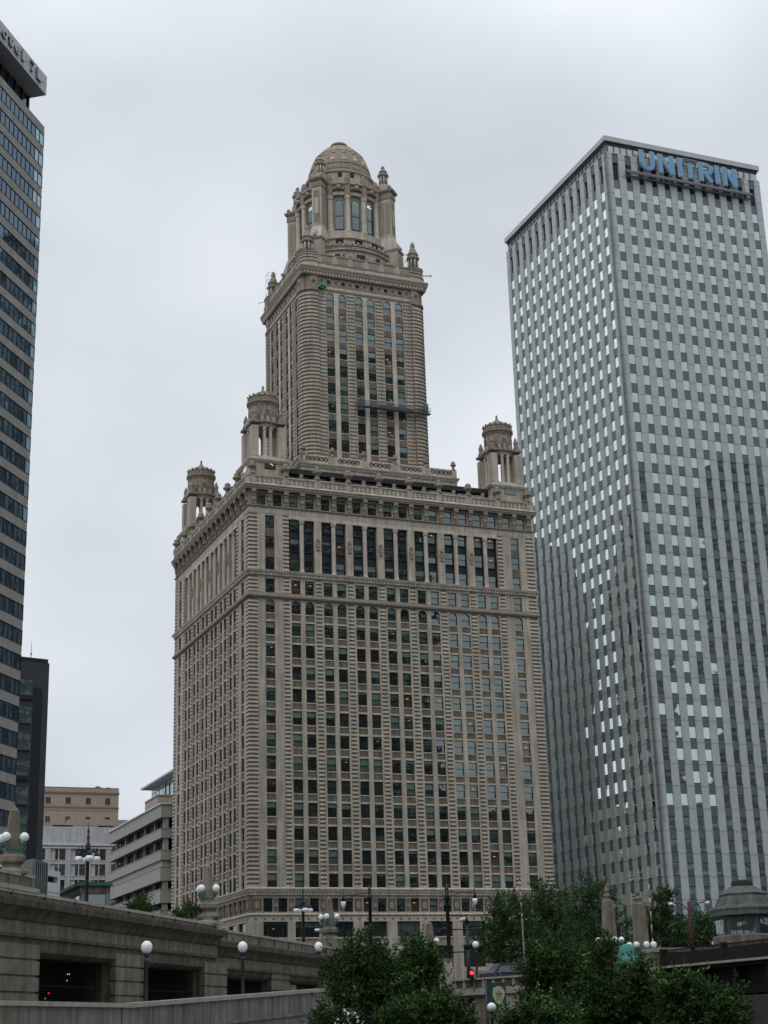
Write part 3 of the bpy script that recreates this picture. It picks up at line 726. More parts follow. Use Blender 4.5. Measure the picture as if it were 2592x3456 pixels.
for f in (UF, UL):
    for kk, uu in enumerate((.9, 2.1, f.ulen()-2.1)):
        if kk: P = f.p(uu, .0, 131.3); nr = f.p(uu, 1, 0)-f.p(uu, 0, 0); up.tube(P, P+nr*.06, .55, .5, 'terracotta_plain', 16); up.tube(P+nr*.03, P+nr*.075, .42, .42, 'soffit', 16)
up.build('upper_wall', tower); upq.build('upper_quoin_bands', tower)
uc = MB(); TR = (J, tx0, tx1, ty0, ty1)
uc.belt(TR, [(-.4, 132.25), (.1, 132.3), (.16, 132.75), (.3, 133.0), (.38, 133.25), (.42, 133.6), (.5, 133.7), (.5, 133.95), (.2, 134.25), (-.5, 134.3)], 'weathered')
for f in (UF, UL):
    for i in range(int(f.ulen()/.62)): f.box(uc, i*.62+.15, i*.62+.42, .1, .36, 132.45, 132.85, 'terracotta_plain')
uc.build('upper_cornice', tower)
ub = MB()
for f in (UF, UL, UR):
    Lu = f.ulen(); f.box(ub, 2.9, Lu-2.9, -.6, -.1, 134.2, 135.0, 'terracotta_plain'); f.box(ub, 2.9, Lu-2.9, -.5, .02, 135, 135.2, 'weathered'); f.box(ub, 2.9, Lu-2.9, -.5, -.05, 136.7, 136.95, 'weathered')
    n = 6; sg = (Lu-5.8)/n
    for i in range(n):
        f.box(ub, 2.9+sg*i, 2.9+sg*i+.75, -.5, -.08, 135.2, 136.7, 'terracotta'); f.box(ub, 2.9+sg*i+.75, 2.9+sg*(i+1), -.5, -.22, 135.2, 136.7, 'terracotta_plain')
        f.box(ub, 2.9+sg*i+1.0, 2.9+sg*(i+1)-.25, -.22, -.14, 135.4, 136.5, 'ornament')
PB(ub, tx0+.5, tx1-.5, ty0+.5, ty1-.5, 134.9, 135.0, 'roof_tar')
ub.build('upper_parapet', tower)
for ix in (-1, 1):
    for iy in (-1, 1):
        c = J(cx+ix*10.7, cy+iy*10.1, 0); b = MB()
        b.lathe(c, [(1.25, 137.1), (1.25, 137.5), (1.0, 137.6)], 'weathered', 8, False)
        for k in range(8): a = k*pi/4+YAW; b.tube((c.x+.85*cos(a), c.y+.85*sin(a), 137.5), (c.x+.85*cos(a), c.y+.85*sin(a), 139.5), .24, .22, 'terracotta', 6)
        b.lathe(c, [(.55, 137.5), (.55, 139.5)], 'louvre', 8, False)
        b.lathe(c, [(1.1, 139.4), (1.25, 139.6), (1.25, 139.9), (.95, 140.0), (.95, 140.5), (1.1, 140.55), (.8, 141.2), (.55, 141.8), (.42, 142.0), (.45, 142.5), (.36, 142.9), (.18, 143.25), (.02, 143.4)], 'weathered', 12, False)
        b.build('corner_pinnacle', tower)

# ---- drum, buttresses, dome
dc = J(cx, cy, 0); dr = MB(); ANG = lambda th: YAW-pi/2+R_(th)           # th measured from the front normal
dr.lathe(dc, [(10.3, 134.9), (10.3, 139.3), (10.7, 139.5), (10.7, 139.7), (10.4, 139.75)], 'terracotta', 48, False)
dr.lathe(dc, [(9.25, 139.6), (9.25, 142.3), (9.6, 142.5), (9.6, 142.75), (9.0, 143.0), (8.9, 143.2), (8.9, 144.3), (8.6, 144.5), (7.95, 144.6), (7.95, 152.2), (8.6, 152.25), (8.6, 152.9), (8.4, 153.0), (8.4, 154.1), (8.75, 154.4), (9.0, 154.5), (9.0, 154.85), (8.5, 155.0), (6.65, 155.1), (6.65, 158.3), (6.95, 158.5), (7.0, 158.85), (6.5, 159.2), (6.25, 159.3)], 'terracotta', 64, False)
dr.lathe(dc, [(10.55, 139.7), (10.2, 139.72), (10.2, 139.95), (10.45, 139.97)], 'weathered', 48, False, cap=False)
for k in range(56):
    a = k*2*pi/56; P = (dc.x+10.4*cos(a), dc.y+10.4*sin(a), 0)
    dr.lathe(P, [(.13, 139.7), (.2, 140.0), (.12, 140.3), (.3, 140.5), (.34, 140.8), (.16, 141.1), (.02, 141.2)], 'ornament', 6, False)
dr.lathe(dc, [(10.6, 140.3), (10.6, 140.48), (10.2, 140.48), (10.2, 140.3)], 'weathered', 48, False, cap=False)
for k in range(56):
    a = k*2*pi/56; P = Vector((dc.x+8.5*cos(a), dc.y+8.5*sin(a), 153.5)); dr.sphere(P, .22, 'ornament', 5)
rs = random.Random(2)
for k in range(44):
    a = k*2*pi/44+.03; R_o = 11.1+.5*abs(sin(2*(a-YAW))); P = (dc.x+R_o*cos(a), dc.y+R_o*sin(a), 0); h = rs.uniform(1.0, 1.9)
    dr.lathe(P, [(.42, 134.95), (.36, 134.95+h), (.5, 135.1+h), (.3, 135.5+h), (.36, 135.9+h), (.05, 136.4+h)], 'ornament' if k % 2 else 'weathered', 7, False)
DR = dr.build('drum', tower)
def ring_pt(th, r, z): a = ANG(th); return Vector((dc.x+r*cos(a), dc.y+r*sin(a), z))
for q in range(4):
    for th in (-34.5, -11.5, 11.5, 34.5):
        b = MB(); P = ring_pt(q*90+th, 8.35, 0)
        b.lathe(P, [(.62, 144.3), (.62, 144.75), (.52, 144.9), (.48, 151.3), (.6, 151.5), (.66, 152.25)], 'terracotta_plain', 14, False)
        b.lathe(P, [(.72, 152.2), (.72, 154.3), (.85, 154.5), (.85, 154.85), (.6, 154.95), (.6, 155.7), (.42, 155.8), (.5, 156.2), (.46, 156.6), (.25, 156.95), (.02, 157.1)], 'weathered', 8, False)
        for dz, rr_ in ((155.9, .3), (157.0, .0)):
            if rr_: b.sphere(P+Vector((0, 0, dz)), .62, 'ornament', 6, .6)
        b.build('column', DR)
    for th in (-23, 0, 23):                             # scrolled cartouches over the windows
        c_ = MB(); P = ring_pt(q*90+th, 8.75, 153.75); c_.sphere(P, .55, 'ornament', 7, 1.1); c_.sphere(P+Vector((0, 0, .85)), .42, 'weathered', 6)
        for s__ in (-1, 1): c_.sphere(ring_pt(q*90+th+s__*5.5, 8.7, 153.5), .38, 'weathered', 6)
        c_.build('cartouche', DR)
    for th in (-23, 0, 23):
        P = ring_pt(q*90+th, 8.06, 145.1)
        put('drum_window', K_drum.v[(3 if th == 0 else 1) % 5][1], P, DR, rz=ANG(q*90+th)+pi/2)
        b = MB(); a = ANG(q*90+th)
        P2 = ring_pt(q*90+th, 9.27, 142.0); t = Vector((-sin(a), cos(a), 0)); n = Vector((cos(a), sin(a), 0))
        b.hexa([P2-t*.75-n*.3+Vector((0, 0, -.5)), P2+t*.75-n*.3+Vector((0, 0, -.5)), P2+t*.75+n*.02+Vector((0, 0, -.5)), P2-t*.75+n*.02+Vector((0, 0, -.5)), P2-t*.75-n*.3+Vector((0, 0, .4)), P2+t*.75-n*.3+Vector((0, 0, .4)), P2+t*.75+n*.02+Vector((0, 0, .4)), P2-t*.75+n*.02+Vector((0, 0, .4))], 'louvre')
        P3 = ring_pt(q*90+th*.9, 6.67, 157.75); a3 = ANG(q*90+th*.9); t = Vector((-sin(a3), cos(a3), 0)); n = Vector((cos(a3), sin(a3), 0))
        b.hexa([P3-t*.42-n*.3+Vector((0, 0, -.5)), P3+t*.42-n*.3+Vector((0, 0, -.5)), P3+t*.42+n*.02+Vector((0, 0, -.5)), P3-t*.42+n*.02+Vector((0, 0, -.5)), P3-t*.42-n*.3+Vector((0, 0, .5)), P3+t*.42-n*.3+Vector((0, 0, .5)), P3+t*.42+n*.02+Vector((0, 0, .5)), P3-t*.42+n*.02+Vector((0, 0, .5))], 'louvre')
        P4 = ring_pt(q*90+th, 10.32, 138.3); t = Vector((-sin(a), cos(a), 0)); n = Vector((cos(a), sin(a), 0))
        b.hexa([P4-t*.9-n*.3+Vector((0, 0, -.45)), P4+t*.9-n*.3+Vector((0, 0, -.45)), P4+t*.9+n*.02+Vector((0, 0, -.45)), P4-t*.9+n*.02+Vector((0, 0, -.45)), P4-t*.9-n*.3+Vector((0, 0, .4)), P4+t*.9-n*.3+Vector((0, 0, .4)), P4+t*.9+n*.02+Vector((0, 0, .4)), P4-t*.9+n*.02+Vector((0, 0, .4))], 'louvre')
        b.build('drum_vent', DR)
    # diagonal buttress pier with its crown
    th = q*90+45; a = ANG(th); n = Vector((cos(a), sin(a), 0)); t = Vector((-sin(a), cos(a), 0)); b = MB()
    def bb(r0, r1, w, z0, z1, m, mb=None, r1t=None, wt=None):
        mb = mb or b; wt = wt or w; r1t = r1t or r1
        B = lambda r, s_, z: dc+n*r+t*s_+Vector((0, 0, z))
        mb.hexa([B(r1, w, z0), B(r1, -w, z0), B(r0, -w, z0), B(r0, w, z0), B(r1t, wt, z1), B(r1t, -wt, z1), B(r0, -wt, z1), B(r0, wt, z1)], m)
    bb(8, 12.3, 1.35, 134.9, 141.5, 'terracotta'); bb(8, 12.5, 1.5, 141.5, 141.9, 'weathered'); bb(7.8, 12.2, 1.3, 141.9, 144.7, 'terracotta_plain', r1t=11.25, wt=1.02)
    bb(7.8, 11.15, .98, 144.7, 153.2, 'terracotta'); bb(11.15, 11.2, .6, 145.6, 152.4, 'rustic_upper'); bb(11.2, 11.24, .4, 147.4, 150.8, 'terracotta_plain')
    for s_ in (-1, 1):
        for (r0, r1) in ((8.7, 9.7), (9.9, 10.85)):
            B = lambda r, w, z: dc+n*r+t*s_*w+Vector((0, 0, z))
            b.add([B(r0, .985, 145.6), B(r1, .985, 145.6), B(r1, 1.03, 145.6), B(r0, 1.03, 145.6), B(r0, .985, 152.4), B(r1, .985, 152.4), B(r1, 1.03, 152.4), B(r0, 1.03, 152.4)], [(0, 3, 2, 1), (4, 5, 6, 7), (0, 1, 5, 4), (1, 2, 6, 5), (2, 3, 7, 6), (3, 0, 4, 7)], 'ornament')
    bb(7.6, 11.3, 1.1, 153.2, 153.9, 'weathered'); bb(7.6, 11.25, 1.05, 153.9, 154.5, 'ornament'); bb(7.6, 11.5, 1.25, 154.5, 154.75, 'weathered'); bb(7.6, 11.65, 1.4, 154.75, 155.1, 'weathered'); bb(7.6, 11.2, 1.1, 155.1, 155.5, 'terracotta')
    P = dc+n*9.3
    b.lathe(P, [(1.2, 155.4), (1.2, 156.6), (.95, 156.7)], 'terracotta', 8, False)
    for k in range(8): A = k*pi/4+.2; b.tube((P.x+.72*cos(A), P.y+.72*sin(A), 156.6), (P.x+.72*cos(A), P.y+.72*sin(A), 158.6), .2, .19, 'terracotta', 6)
    b.lathe(P, [(.5, 156.6), (.5, 158.7)], 'weathered', 8, False)
    b.lathe(P, [(.95, 158.55), (1.15, 158.8), (1.1, 159.05), (.75, 159.1), (.7, 159.6), (.85, 159.7), (.5, 160.2), (.34, 160.4), (.4, 160.75), (.2, 161.05), (.02, 161.2)], 'weathered', 10, False)
    for rz_, zz_, sz_ in ((8.3, 155.6, .5), (10.9, 155.6, .38)):
        for s_ in (-1, 1): b.sphere(dc+n*rz_+t*s_*.95+Vector((0, 0, zz_)), sz_, 'ornament', 6, 1.2)
    for k in range(3): b.sphere(dc+n*(12.2-.25*k)+Vector((0, 0, 142.2+.5*k)), .5-.08*k, 'ornament', 6)
    b.build('buttress', DR)
dm = MB(); N = 14
prof = [(6.2*cos(i*pi/2/N*.86), 159.25+8.15*sin(i*pi/2/N*.86)) for i in range(N+1)]
dm.lathe(dc, prof, 'dome_tile', 64, True)
for k in range(16):
    a = k*pi/8+YAW
    for i in range(N):
        (r0, z0), (r1, z1) = prof[i], prof[i+1]; w0, w1 = .02*r0+.12, .02*r1+.12
        n = Vector((cos(a), sin(a), 0)); t = Vector((-sin(a), cos(a), 0)); B = lambda r, s_, z: dc+n*r+t*s_+Vector((0, 0, z))
        dm.hexa([B(r0+.1, -w0, z0), B(r0+.1, w0, z0), B(r0-.2, w0, z0), B(r0-.2, -w0, z0), B(r1+.1, -w1, z1), B(r1+.1, w1, z1), B(r1-.2, w1, z1), B(r1-.2, -w1, z1)], 'weathered')
    for (fi, rr, m) in ((.70, .5, 'dome_disc'), (.40, .62, 'dome_tile'), (.22, .55, 'terracotta_plain')):
        ph_ = fi*pi/2*.95; r0 = 6.2*cos(ph_); z0 = 159.25+8.15*sin(ph_); aa = a+pi/16
        n = Vector((cos(aa)*cos(ph_), sin(aa)*cos(ph_), sin(ph_)*.8)).normalized(); P = Vector((dc.x+r0*cos(aa), dc.y+r0*sin(aa), z0))
        if fi > .6: dm.tube(P-n*.1, P+n*.09, rr*.85, rr*.7, m, 12)
        else: dm.tube(P-n*.1, P+n*.07, rr, rr*.9, m, 4)
for zz in (.16, .5, .82):
    ph_ = zz*pi/2*.86; r0 = 6.2*cos(ph_); z0 = 159.25+8.15*sin(ph_); dm.lathe(dc, [(r0-.1, z0-.12), (r0+.16, z0-.1), (r0+.12, z0+.12), (r0-.15, z0+.14)], 'weathered', 48, False, cap=False)
for k in range(40): a = k*2*pi/40; dm.sphere((dc.x+6.35*cos(a), dc.y+6.35*sin(a), 159.55), .18, 'ornament', 5)
DM = dm.build('dome', tower)
cp = MB(); cp.lathe(dc, [(1.9, 166.9), (1.62, 167.05), (1.6, 167.5), (1.85, 167.65), (1.75, 168.0), (1.35, 168.2), (.6, 168.35), (.02, 168.4)], 'rustic_upper', 20, False); cp.build('cap', DM)

# ---- windows: the hundred that show largest as parts, the rest in one part
WIN.sort(key=lambda w: -w[0])
rest = MB()
for i, (a, kit, P, rz, sc_, (b, me), key) in enumerate(WIN):
    if i < 100: put('window', me, P, tower, rz=rz, scale=sc_)
    else:
        T = Matrix.Translation(P) @ Matrix.Rotation(rz, 4, 'Z') @ (Matrix.Diagonal((*sc_, 1)) if sc_ else Matrix.Identity(4))
        rest.merge(b, T)
stuff(rest.build('window', tower))

# ================================================================== the grey slab tower on the right
UC = Vector((44.849, 265.457, 0)); UYAW = 0.387902638; UWd, UDp = 35.18, 43.76
U1 = Vector((cos(UYAW), sin(UYAW), 0)); U2 = Vector((-sin(UYAW), cos(UYAW), 0))
UK = 1.0215
def UU(x, y, z): return (UC + U1*x + U2*y + Vector((0, 0, z)))*UK
slab = thing('office_tower', 'tall grey stone slab tower with vertical piers and blue sign letters along its top', 'tower', UU(0, 0, GROUND))
uw = MB(); UB = lambda b, x0, x1, y0, y1, z0, z1, m: b.hexa([UU(x0, y0, z0), UU(x1, y0, z0), UU(x1, y1, z0), UU(x0, y1, z0), UU(x0, y0, z1), UU(x1, y0, z1), UU(x1, y1, z1), UU(x0, y1, z1)], m)
UFt = Face(UU, 'front', 0, 0, UWd, UDp); ULt = Face(UU, 'left', 0, 0, UWd, UDp)
UB(uw, .8, UWd-.8, .8, UDp-.8, GROUND, 159.4, 'slate_dark')
uwin = []; REC = -.16
tilts = []
ru = random.Random(5)
def uface(f, n, first, pitch, w):
    Lf = f.ulen(); prev = 0
    for i in range(n):
        c = first+pitch*i
        f.box(uw, prev, c-w/2, -.85, 0, GROUND, 159.55, 'granite'); prev = c+w/2
        f.box(uw, c-w/2, c+w/2, -.85, 0, 159.35, 159.55, 'granite_cap')
        f.box(uw, c-w/2, c+w/2, -.8, REC+.02, 157.4, 159.35, 'grey_panel'); f.box(uw, c-w/2, c+w/2, -.8, REC-.3, 153.6, 157.4, 'louvre')
        for k in range(39):
            zt = 151.8-3.845*k; zb = zt-2.05
            if zb < GROUND+3: break
            f.box(uw, c-w/2, c+w/2, -.8, REC, zt, zt+(1.795 if k else 1.8), 'tint_spandrel')
            f.box(uw, c-w/2, c+w/2, -.75, REC+.03, zt-.05, zt+.03, 'dark_metal'); f.box(uw, c-w/2, c+w/2, -.75, REC+.03, zb-.03, zb+.05, 'dark_metal')
            P = f.p(c, REC-.02, (zb+zt)/2); nr = f.p(c, 1, 0)-f.p(c, 0, 0)
            uwin.append((max(0, -nr.dot(P.normalized()))*w/P.length**2, f, c, zb, zt, w))
    f.box(uw, prev, Lf, -.85, 0, GROUND, 159.55, 'granite')
uface(UFt, 12, 2.0, 2.835, 1.38); uface(ULt, 14, 2.35, 3.022, 1.48)
# glazed band under the roof slab, and the slab itself
for f, st in ((UFt, 1.42), (ULt, 1.51)):
    Lf = f.ulen(); f.box(uw, .3, Lf-.3, -.8, -.35, 159.55, 161.25, 'clerestory' if f is UFt else 'tint_spandrel')
    for i in range(int(Lf/st)): f.box(uw, .6+i*st, .68+i*st, -.36, -.15, 159.55, 161.3, 'grey_panel')
uw.build('wall', slab)
rf = MB(); UB(rf, -.1, UWd+.25, -.1, UDp+.3, 161.9, 162.95, 'granite_cap'); UB(rf, .2, UWd-.2, .2, UDp-.2, 161.2, 161.9, 'slate_dark'); rf.build('roof_slab', slab)  # dark strip below the slab edge stands in for its underside shadow
uwin.sort(key=lambda q: -q[0]); ur = MB()
def upane(b, f, c, zb, zt, w, r):
    t = [r.uniform(-.008, .008) for _ in range(2)]
    o = REC+.0
    b.add([f.p(c-w/2, o+t[0], zb), f.p(c+w/2, o-t[0], zb), f.p(c+w/2, o-t[0]+t[1], zt), f.p(c-w/2, o+t[0]+t[1], zt)], [(0, 1, 2, 3)], 'tint_pane')
for i, (a, f, c, zb, zt, w) in enumerate(uwin):
    if i < 100: b = MB(); upane(b, f, c, zb, zt, w, ru); b.build('window', slab)
    else: upane(ur, f, c, zb, zt, w, ru)
stuff(ur.build('window', slab))
# sign
sg = MB()
UFt.box(sg, 3.7, 32.4, .35, 1.0, 155.35, 155.7, 'sign_rail'); UFt.box(sg, 3.7, 32.4, .9, 1.05, 155.0, 155.35, 'sign_dark'); UFt.box(sg, 3.7, 32.3, .3, .55, 154.6, 154.85, 'sign_rail')
for i in range(12): u = 4.5+i*2.4; UFt.box(sg, u, u+.12, .0, .9, 154.7, 155.5, 'sign_dark'); UFt.box(sg, u, u+.1, .45, .55, 155.7, 159.8, 'sign_dark')
for z in (157, 159.2): UFt.box(sg, 7, 29.3, .45, .55, z, z+.1, 'sign_dark')
sg_o = sg.build('sign_frame', slab)
for ch, u0, u1, z0, z1 in (('U', 7.2, 10.35, 156.55, 160.75), ('N', 11.35, 14.65, 156.55, 160.6), ('I', 15.75, 16.55, 156.55, 160.6), ('T', 17.0, 20.0, 156.6, 160.75), ('R', 20.6, 23.6, 156.55, 160.6), ('I', 24.35, 25.15, 156.55, 160.5), ('N', 26.1, 29.2, 156.5, 160.5)):
    lb = MB()
    def stroke(pts, wd, o0, o1, m):                     # a polyline of flat bars in the facade plane
        for (a, b) in zip(pts[:-1], pts[1:]):
            d = Vector((b[0]-a[0], b[1]-a[1])); d.normalize(); nx, nz_ = -d.y*wd/2, d.x*wd/2
            q = [(a[0]+nx, a[1]+nz_), (a[0]-nx, a[1]-nz_), (b[0]-nx, b[1]-nz_), (b[0]+nx, b[1]+nz_)]
            lb.hexa([UFt.p(u, o1, z) for u, z in q]+[UFt.p(u, o0, z) for u, z in q], m)
    w_ = u1-u0; h_ = z1-z0; S_ = .74
    for (wd, o0, o1, m, e) in ((S_+.26, .55, .8, 'sign_rim', 0), (S_, .8, .9, 'sign_blue', 0)):
        k = S_/2; X = lambda a: u0+k+(w_-2*k)*a; Z = lambda c: z0+h_*c
        ex = .13 if m == 'sign_rim' else 0; zb_, zt_ = z0-ex, z1+ex
        if ch == 'I': stroke([((u0+u1)/2, zb_), ((u0+u1)/2, zt_)], wd, o0, o1, m)
        if ch == 'N': stroke([(X(0), zb_), (X(0), zt_)], wd, o0, o1, m); stroke([(X(1), zb_), (X(1), zt_)], wd, o0-.01, o1-.01, m); stroke([(X(0), z1-.1), (X(1), z0+.1)], wd*.95, o0+.01, o1+.01, m)
        if ch == 'T': stroke([((u0+u1)/2, zb_), ((u0+u1)/2, z1-.85)], wd, o0, o1, m); stroke([(u0-ex, z1-k), (u1+ex, z1-k)], wd, o0-.01, o1-.01, 'sign_dark' if m == 'sign_blue' else m)
        if ch == 'U':
            r = (w_-S_)/2; arc = [((u0+u1)/2+r*cos(t), z0+k+r+r*sin(t)) for t in [pi+i*pi/10 for i in range(11)]]
            stroke([(X(0), zt_), (X(0), z0+k+r)], wd, o0, o1, m); stroke([(X(1), zt_), (X(1), z0+k+r)], wd, o0-.01, o1-.01, m); stroke(arc, wd, o0+.01, o1+.01, m)
        if ch == 'R':
            stroke([(X(0), zb_), (X(0), zt_)], wd, o0, o1, m)
            r = h_*.26-k*.35; cx_ = X(1)-r; cz = z1-k-r
            arc = [(X(0), z1-k), (cx_, z1-k)]+[(cx_+r*cos(t), cz+r*sin(t)) for t in [pi/2-i*pi/8 for i in range(9)]]+[(X(0), cz-r)]
            stroke(arc, wd, o0+.01, o1+.01, m); stroke([(X(.38), cz-r), (X(1)+.05, z0+.05)], wd, o0-.01, o1-.01, m)
    o = lb.build('sign_letter', slab); o.parent = sg_o; o.location = world_loc(slab) - world_loc(sg_o)

# ================================================================== the banded hotel tower on the left edge
HP = Plane((-43.18, 179.89), 76)
hotel = thing('hotel_tower', 'banded grey hotel tower with ribbon windows and a lettered roof slab at the left edge', 'tower', HP.p(0, 0, GROUND))
hw_ = MB(); HL = -60
hw_.fbox(HP, HL, 0, -46, -.15, GROUND, 114.34, 'slate_dark')  # depth carried far back, unseen, to shade the beige tower's left face
rows = [113.0-3.045*k for k in range(36)]
hw_.fbox(HP, HL, 0, -46, 0, 113.0, 114.34, 'hotel_panel')
for i, zt in enumerate(rows):
    zb = zt-1.72; zn = rows[i+1] if i+1 < len(rows) else GROUND
    hw_.fbox(HP, HL, 0, -46, 0, zn, zb, 'hotel_panel')
    hw_.fbox(HP, HL, 0.02, -17.9, .03, zb-.08, zb, 'slate_dark'); hw_.fbox(HP, HL, .02, -17.9, .03, zt, zt+.06, 'slate_dark')
for u in range(0, 60, 4): hw_.fbox(HP, -u-.02, -u+.02, -.5, .004, 113.05, 114.3, 'slate_dark')
hw_.build('wall', hotel)
for i, zt in enumerate(rows):
    zb = zt-1.72; b = MB(); r = random.Random(i)
    for k in range(int(24/1.15)):
        u1 = -1.15*k; t = r.uniform(-.006, .006)
        b.quad(HP.p(u1-1.15, -.05+t, zb), HP.p(u1, -.05-t, zb), HP.p(u1, -.05-t, zt-.0), HP.p(u1-1.15, -.05+t, zt), 'hotel_glass_sky' if (k == 0 or (k == 1 and i < 4)) and zt > 60 else 'hotel_glass')
        b.fbox(HP, u1-.03, u1+.03, -.1, .01, zb, zt, 'slate_dark')
    b.quad(HP.p(HL, -.06, zb), HP.p(-23, -.06, zb), HP.p(-23, -.06, zt), HP.p(HL, -.06, zt), 'hotel_glass')
    b.fbox(HP, 0.0, .004, -18, -.05, zb, zt, 'hotel_glass')
    b.build('window_band', hotel)
hp_ = MB(); hp_.fbox(HP, HL, -.35, -16, -2.4, 114.34, 119.2, 'slate_dark')
for k in range(14): u = -.35-1.9*k; hp_.fbox(HP, u-.2, u, -2.4, -2.15, 114.34, 119.2, 'dark_metal'); hp_.quad(HP.p(u-1.9, -2.35, 116.2), HP.p(u-.2, -2.35, 116.2), HP.p(u-.2, -2.35, 118.4), HP.p(u-1.9, -2.35, 118.4), 'hotel_glass')
hp_.build('penthouse', hotel)
hs = MB(); hs.fbox(HP, HL, .05, -17, 0.02, 119.2, 122.0, 'hotel_slab')
for u in (-2.4, -6.6, -10.8, -15): hs.fbox(HP, u-.02, u+.02, -1, .03, 119.2, 122.0, 'slate_dark')
hs.fbox(HP, HL, .05, -17, .03, 120.55, 120.6, 'slate_dark'); hs_o = hs.build('roof_slab', hotel)
for ch, u0, u1, z0, z1 in (('h', -14.3, -13.1, 119.85, 121.5), ('o', -12.7, -11.4, 119.85, 121.05), ('t', -11.0, -9.85, 119.85, 121.4), ('e', -9.3, -8.0, 119.85, 121.05), ('l', -7.3, -6.75, 119.85, 121.5), ('7', -4.9, -3.6, 119.85, 121.5), ('1', -3.1, -1.9, 119.85, 121.5)):
    for_b = MB()
    for (of, y0, m, dp) in ((.035, .16, 'hotel_letter', .24), (.01, .30, 'hotel_slab', .05)):
        g = glyph(ch, dp, m, of)
        for v in range(len(g.v)):
            q = g.v[v]; g.v[v] = HP.p(u0+(u1-u0)*q.x, y0-q.y, z0+(z1-z0)*q.z)
        for_b.merge(g, Matrix.Identity(4))
    o = for_b.build('sign_letter', hotel); o.parent = hs_o; o.location = world_loc(hotel)-world_loc(hs_o)

# ---- slate clad tower behind the hotel
AP = Plane((-46.47, 209.92), 35)
an = thing('slate_tower', 'dark slate clad narrow tower with a column of bay windows behind the banded hotel', 'building', AP.p(0, 0, GROUND))
b = MB(); b.fbox(AP, -9, 0, -34, 0, GROUND, 49.0, 'slate_panel'); b.fbox(AP, -9, -.15, -13.9, -.1, 49.0, 49.55, 'slate_dark')  # body deepened out of view to cut skylight on the beige tower
b.fbox(AP, -2.1, -.85, 0, .05, GROUND, 45.4, 'slate_dark')
b.build('wall', an)
for k in range(11):
    z = 46.4-3.62*k; w = MB(); w.fbox(AP, -4.3, -2.35, -.2, .22, z-2.2, z, 'slate_panel'); w.fbox(AP, -4.25, -2.42, .2, .235, z-2.1, z-.05, 'bay_glass')
    w.fbox(AP, -4.3, -2.3, 0, .26, z-2.75 if k % 3 == 0 else z-2.35, z-2.2, 'slate_dark' if k % 3 == 0 else 'grey_panel'); w.build('window', an)
a_ = MB(); P = AP.p(-1.5, -3, 49.5); a_.tube(P, P+Vector((0, 0, 3.0)), .06, .03, 'scaffold', 6); a_.sphere(P+Vector((0, 0, 1.3)), .16, 'white_trim', 6)
tag(a_.build('antenna', None, P), 'thin rooftop antenna on the dark slate tower', 'antenna')

# ---- tan stone building far back
TP = Plane((-72.03, 413.78), 22)
tb = thing('stone_building', 'tan stone building with a flat cornice and small square windows far behind', 'building', TP.p(0, 0, GROUND))
b = MB(); b.fbox(TP, -32, 0, -25, 0, GROUND, 62.2, 'tan_stone'); b.fbox(TP, -32, .2, -25, .25, 60.75, 61.1, 'tan_dark'); b.fbox(TP, -32, .1, -25, .15, 57.0, 57.35, 'tan_dark'); b.fbox(TP, -32, 0, -1, .05, 62.2, 62.35, 'tan_dark')
for u in (-15.9, -11.0, -6.1): b.fbox(TP, u-.03, u+.03, 0, .03, 53.2, 56.5, 'tan_dark')
b.fbox(TP, -22, 0, 0, .04, 56.2, 56.35, 'tan_dark'); b.fbox(TP, -13.7, 5.5, 0, 4, GROUND, 53.6, 'tan_stone'); b.fbox(TP, -32, 5.5, 0, 6, GROUND, 52.0, 'tan_stone')
for u0, u1 in ((-18, -13), (-6.5, -2.6), (-1.2, 2.5)): b.fbox(TP, u0, u1, 6, 6.03, 51.3, 51.75, 'void')
b.build('wall', tb)
for z, h in ((59.65, 1.5), (54.75, 1.35)):
    for u in (-23.3, -18.4, -13.2, -8.0, -2.9):
        w = MB(); w.fbox(TP, u-.6, u+.6, .0, .04, z-h, z, 'pane_dim'); w.fbox(TP, u-.75, u+.75, 0, .12, z-h-.12, z-h, 'tan_dark'); w.fbox(TP, u-.04, u+.04, .03, .07, z-h, z, 'tan_dark'); w.build('window', tb)
pv = MB()
for u, w_, h in ((-5.2, 1.5, .55), (-2.4, 1.0, .4)):
    pv.add([TP.p(u-w_, -1, 62.3), TP.p(u+w_, -1, 62.3), TP.p(u+w_, -4, 62.3), TP.p(u-w_, -4, 62.3), TP.p(u, -2.5, 62.35+h*1.6)], [(0, 1, 4), (1, 2, 4), (2, 3, 4), (3, 0, 4)], 'slate_dark')
pv.build('skylight', tb)
# ---- white terracotta building
WP = Plane((-65.18, 364.2), 22)
wb = thing('terracotta_building', 'white terracotta office block with wide three part windows below the tan building', 'building', WP.p(0, 0, GROUND))
b = MB(); b.fbox(WP, -24, 3.5, -20, -.3, GROUND, 45.8, 'white_terra'); b.fbox(WP, -24, 3.5, -20, .05, 42.2, 45.7, 'white_terra'); b.fbox(WP, -24, 3.5, -.3, .3, 41.75, 42.2, 'white_trim'); b.fbox(WP, -24, 3.5, -.3, .1, 41.1, 41.5, 'white_trim')
for u in [-24+.0]+[-13.4+4.6*k-1.1+1.05*0 for k in range(-2, 4)]: b.fbox(WP, u-.1, u+1.05, -.3, 0, GROUND, 41.1, 'white_terra')
for z in (38.1, 34.6, 31.2, 27.8, 24.4): b.fbox(WP, -24, 3.5, -.3, -.05, z-.45, z+.45, 'white_terra'); b.fbox(WP, -24, 3.5, -.05, .05, z+.3, z+.42, 'white_trim')
b.fbox(WP, -24, 3.5, -.4, .08, 45.7, 45.95, 'white_trim')
b.build('wall', wb)
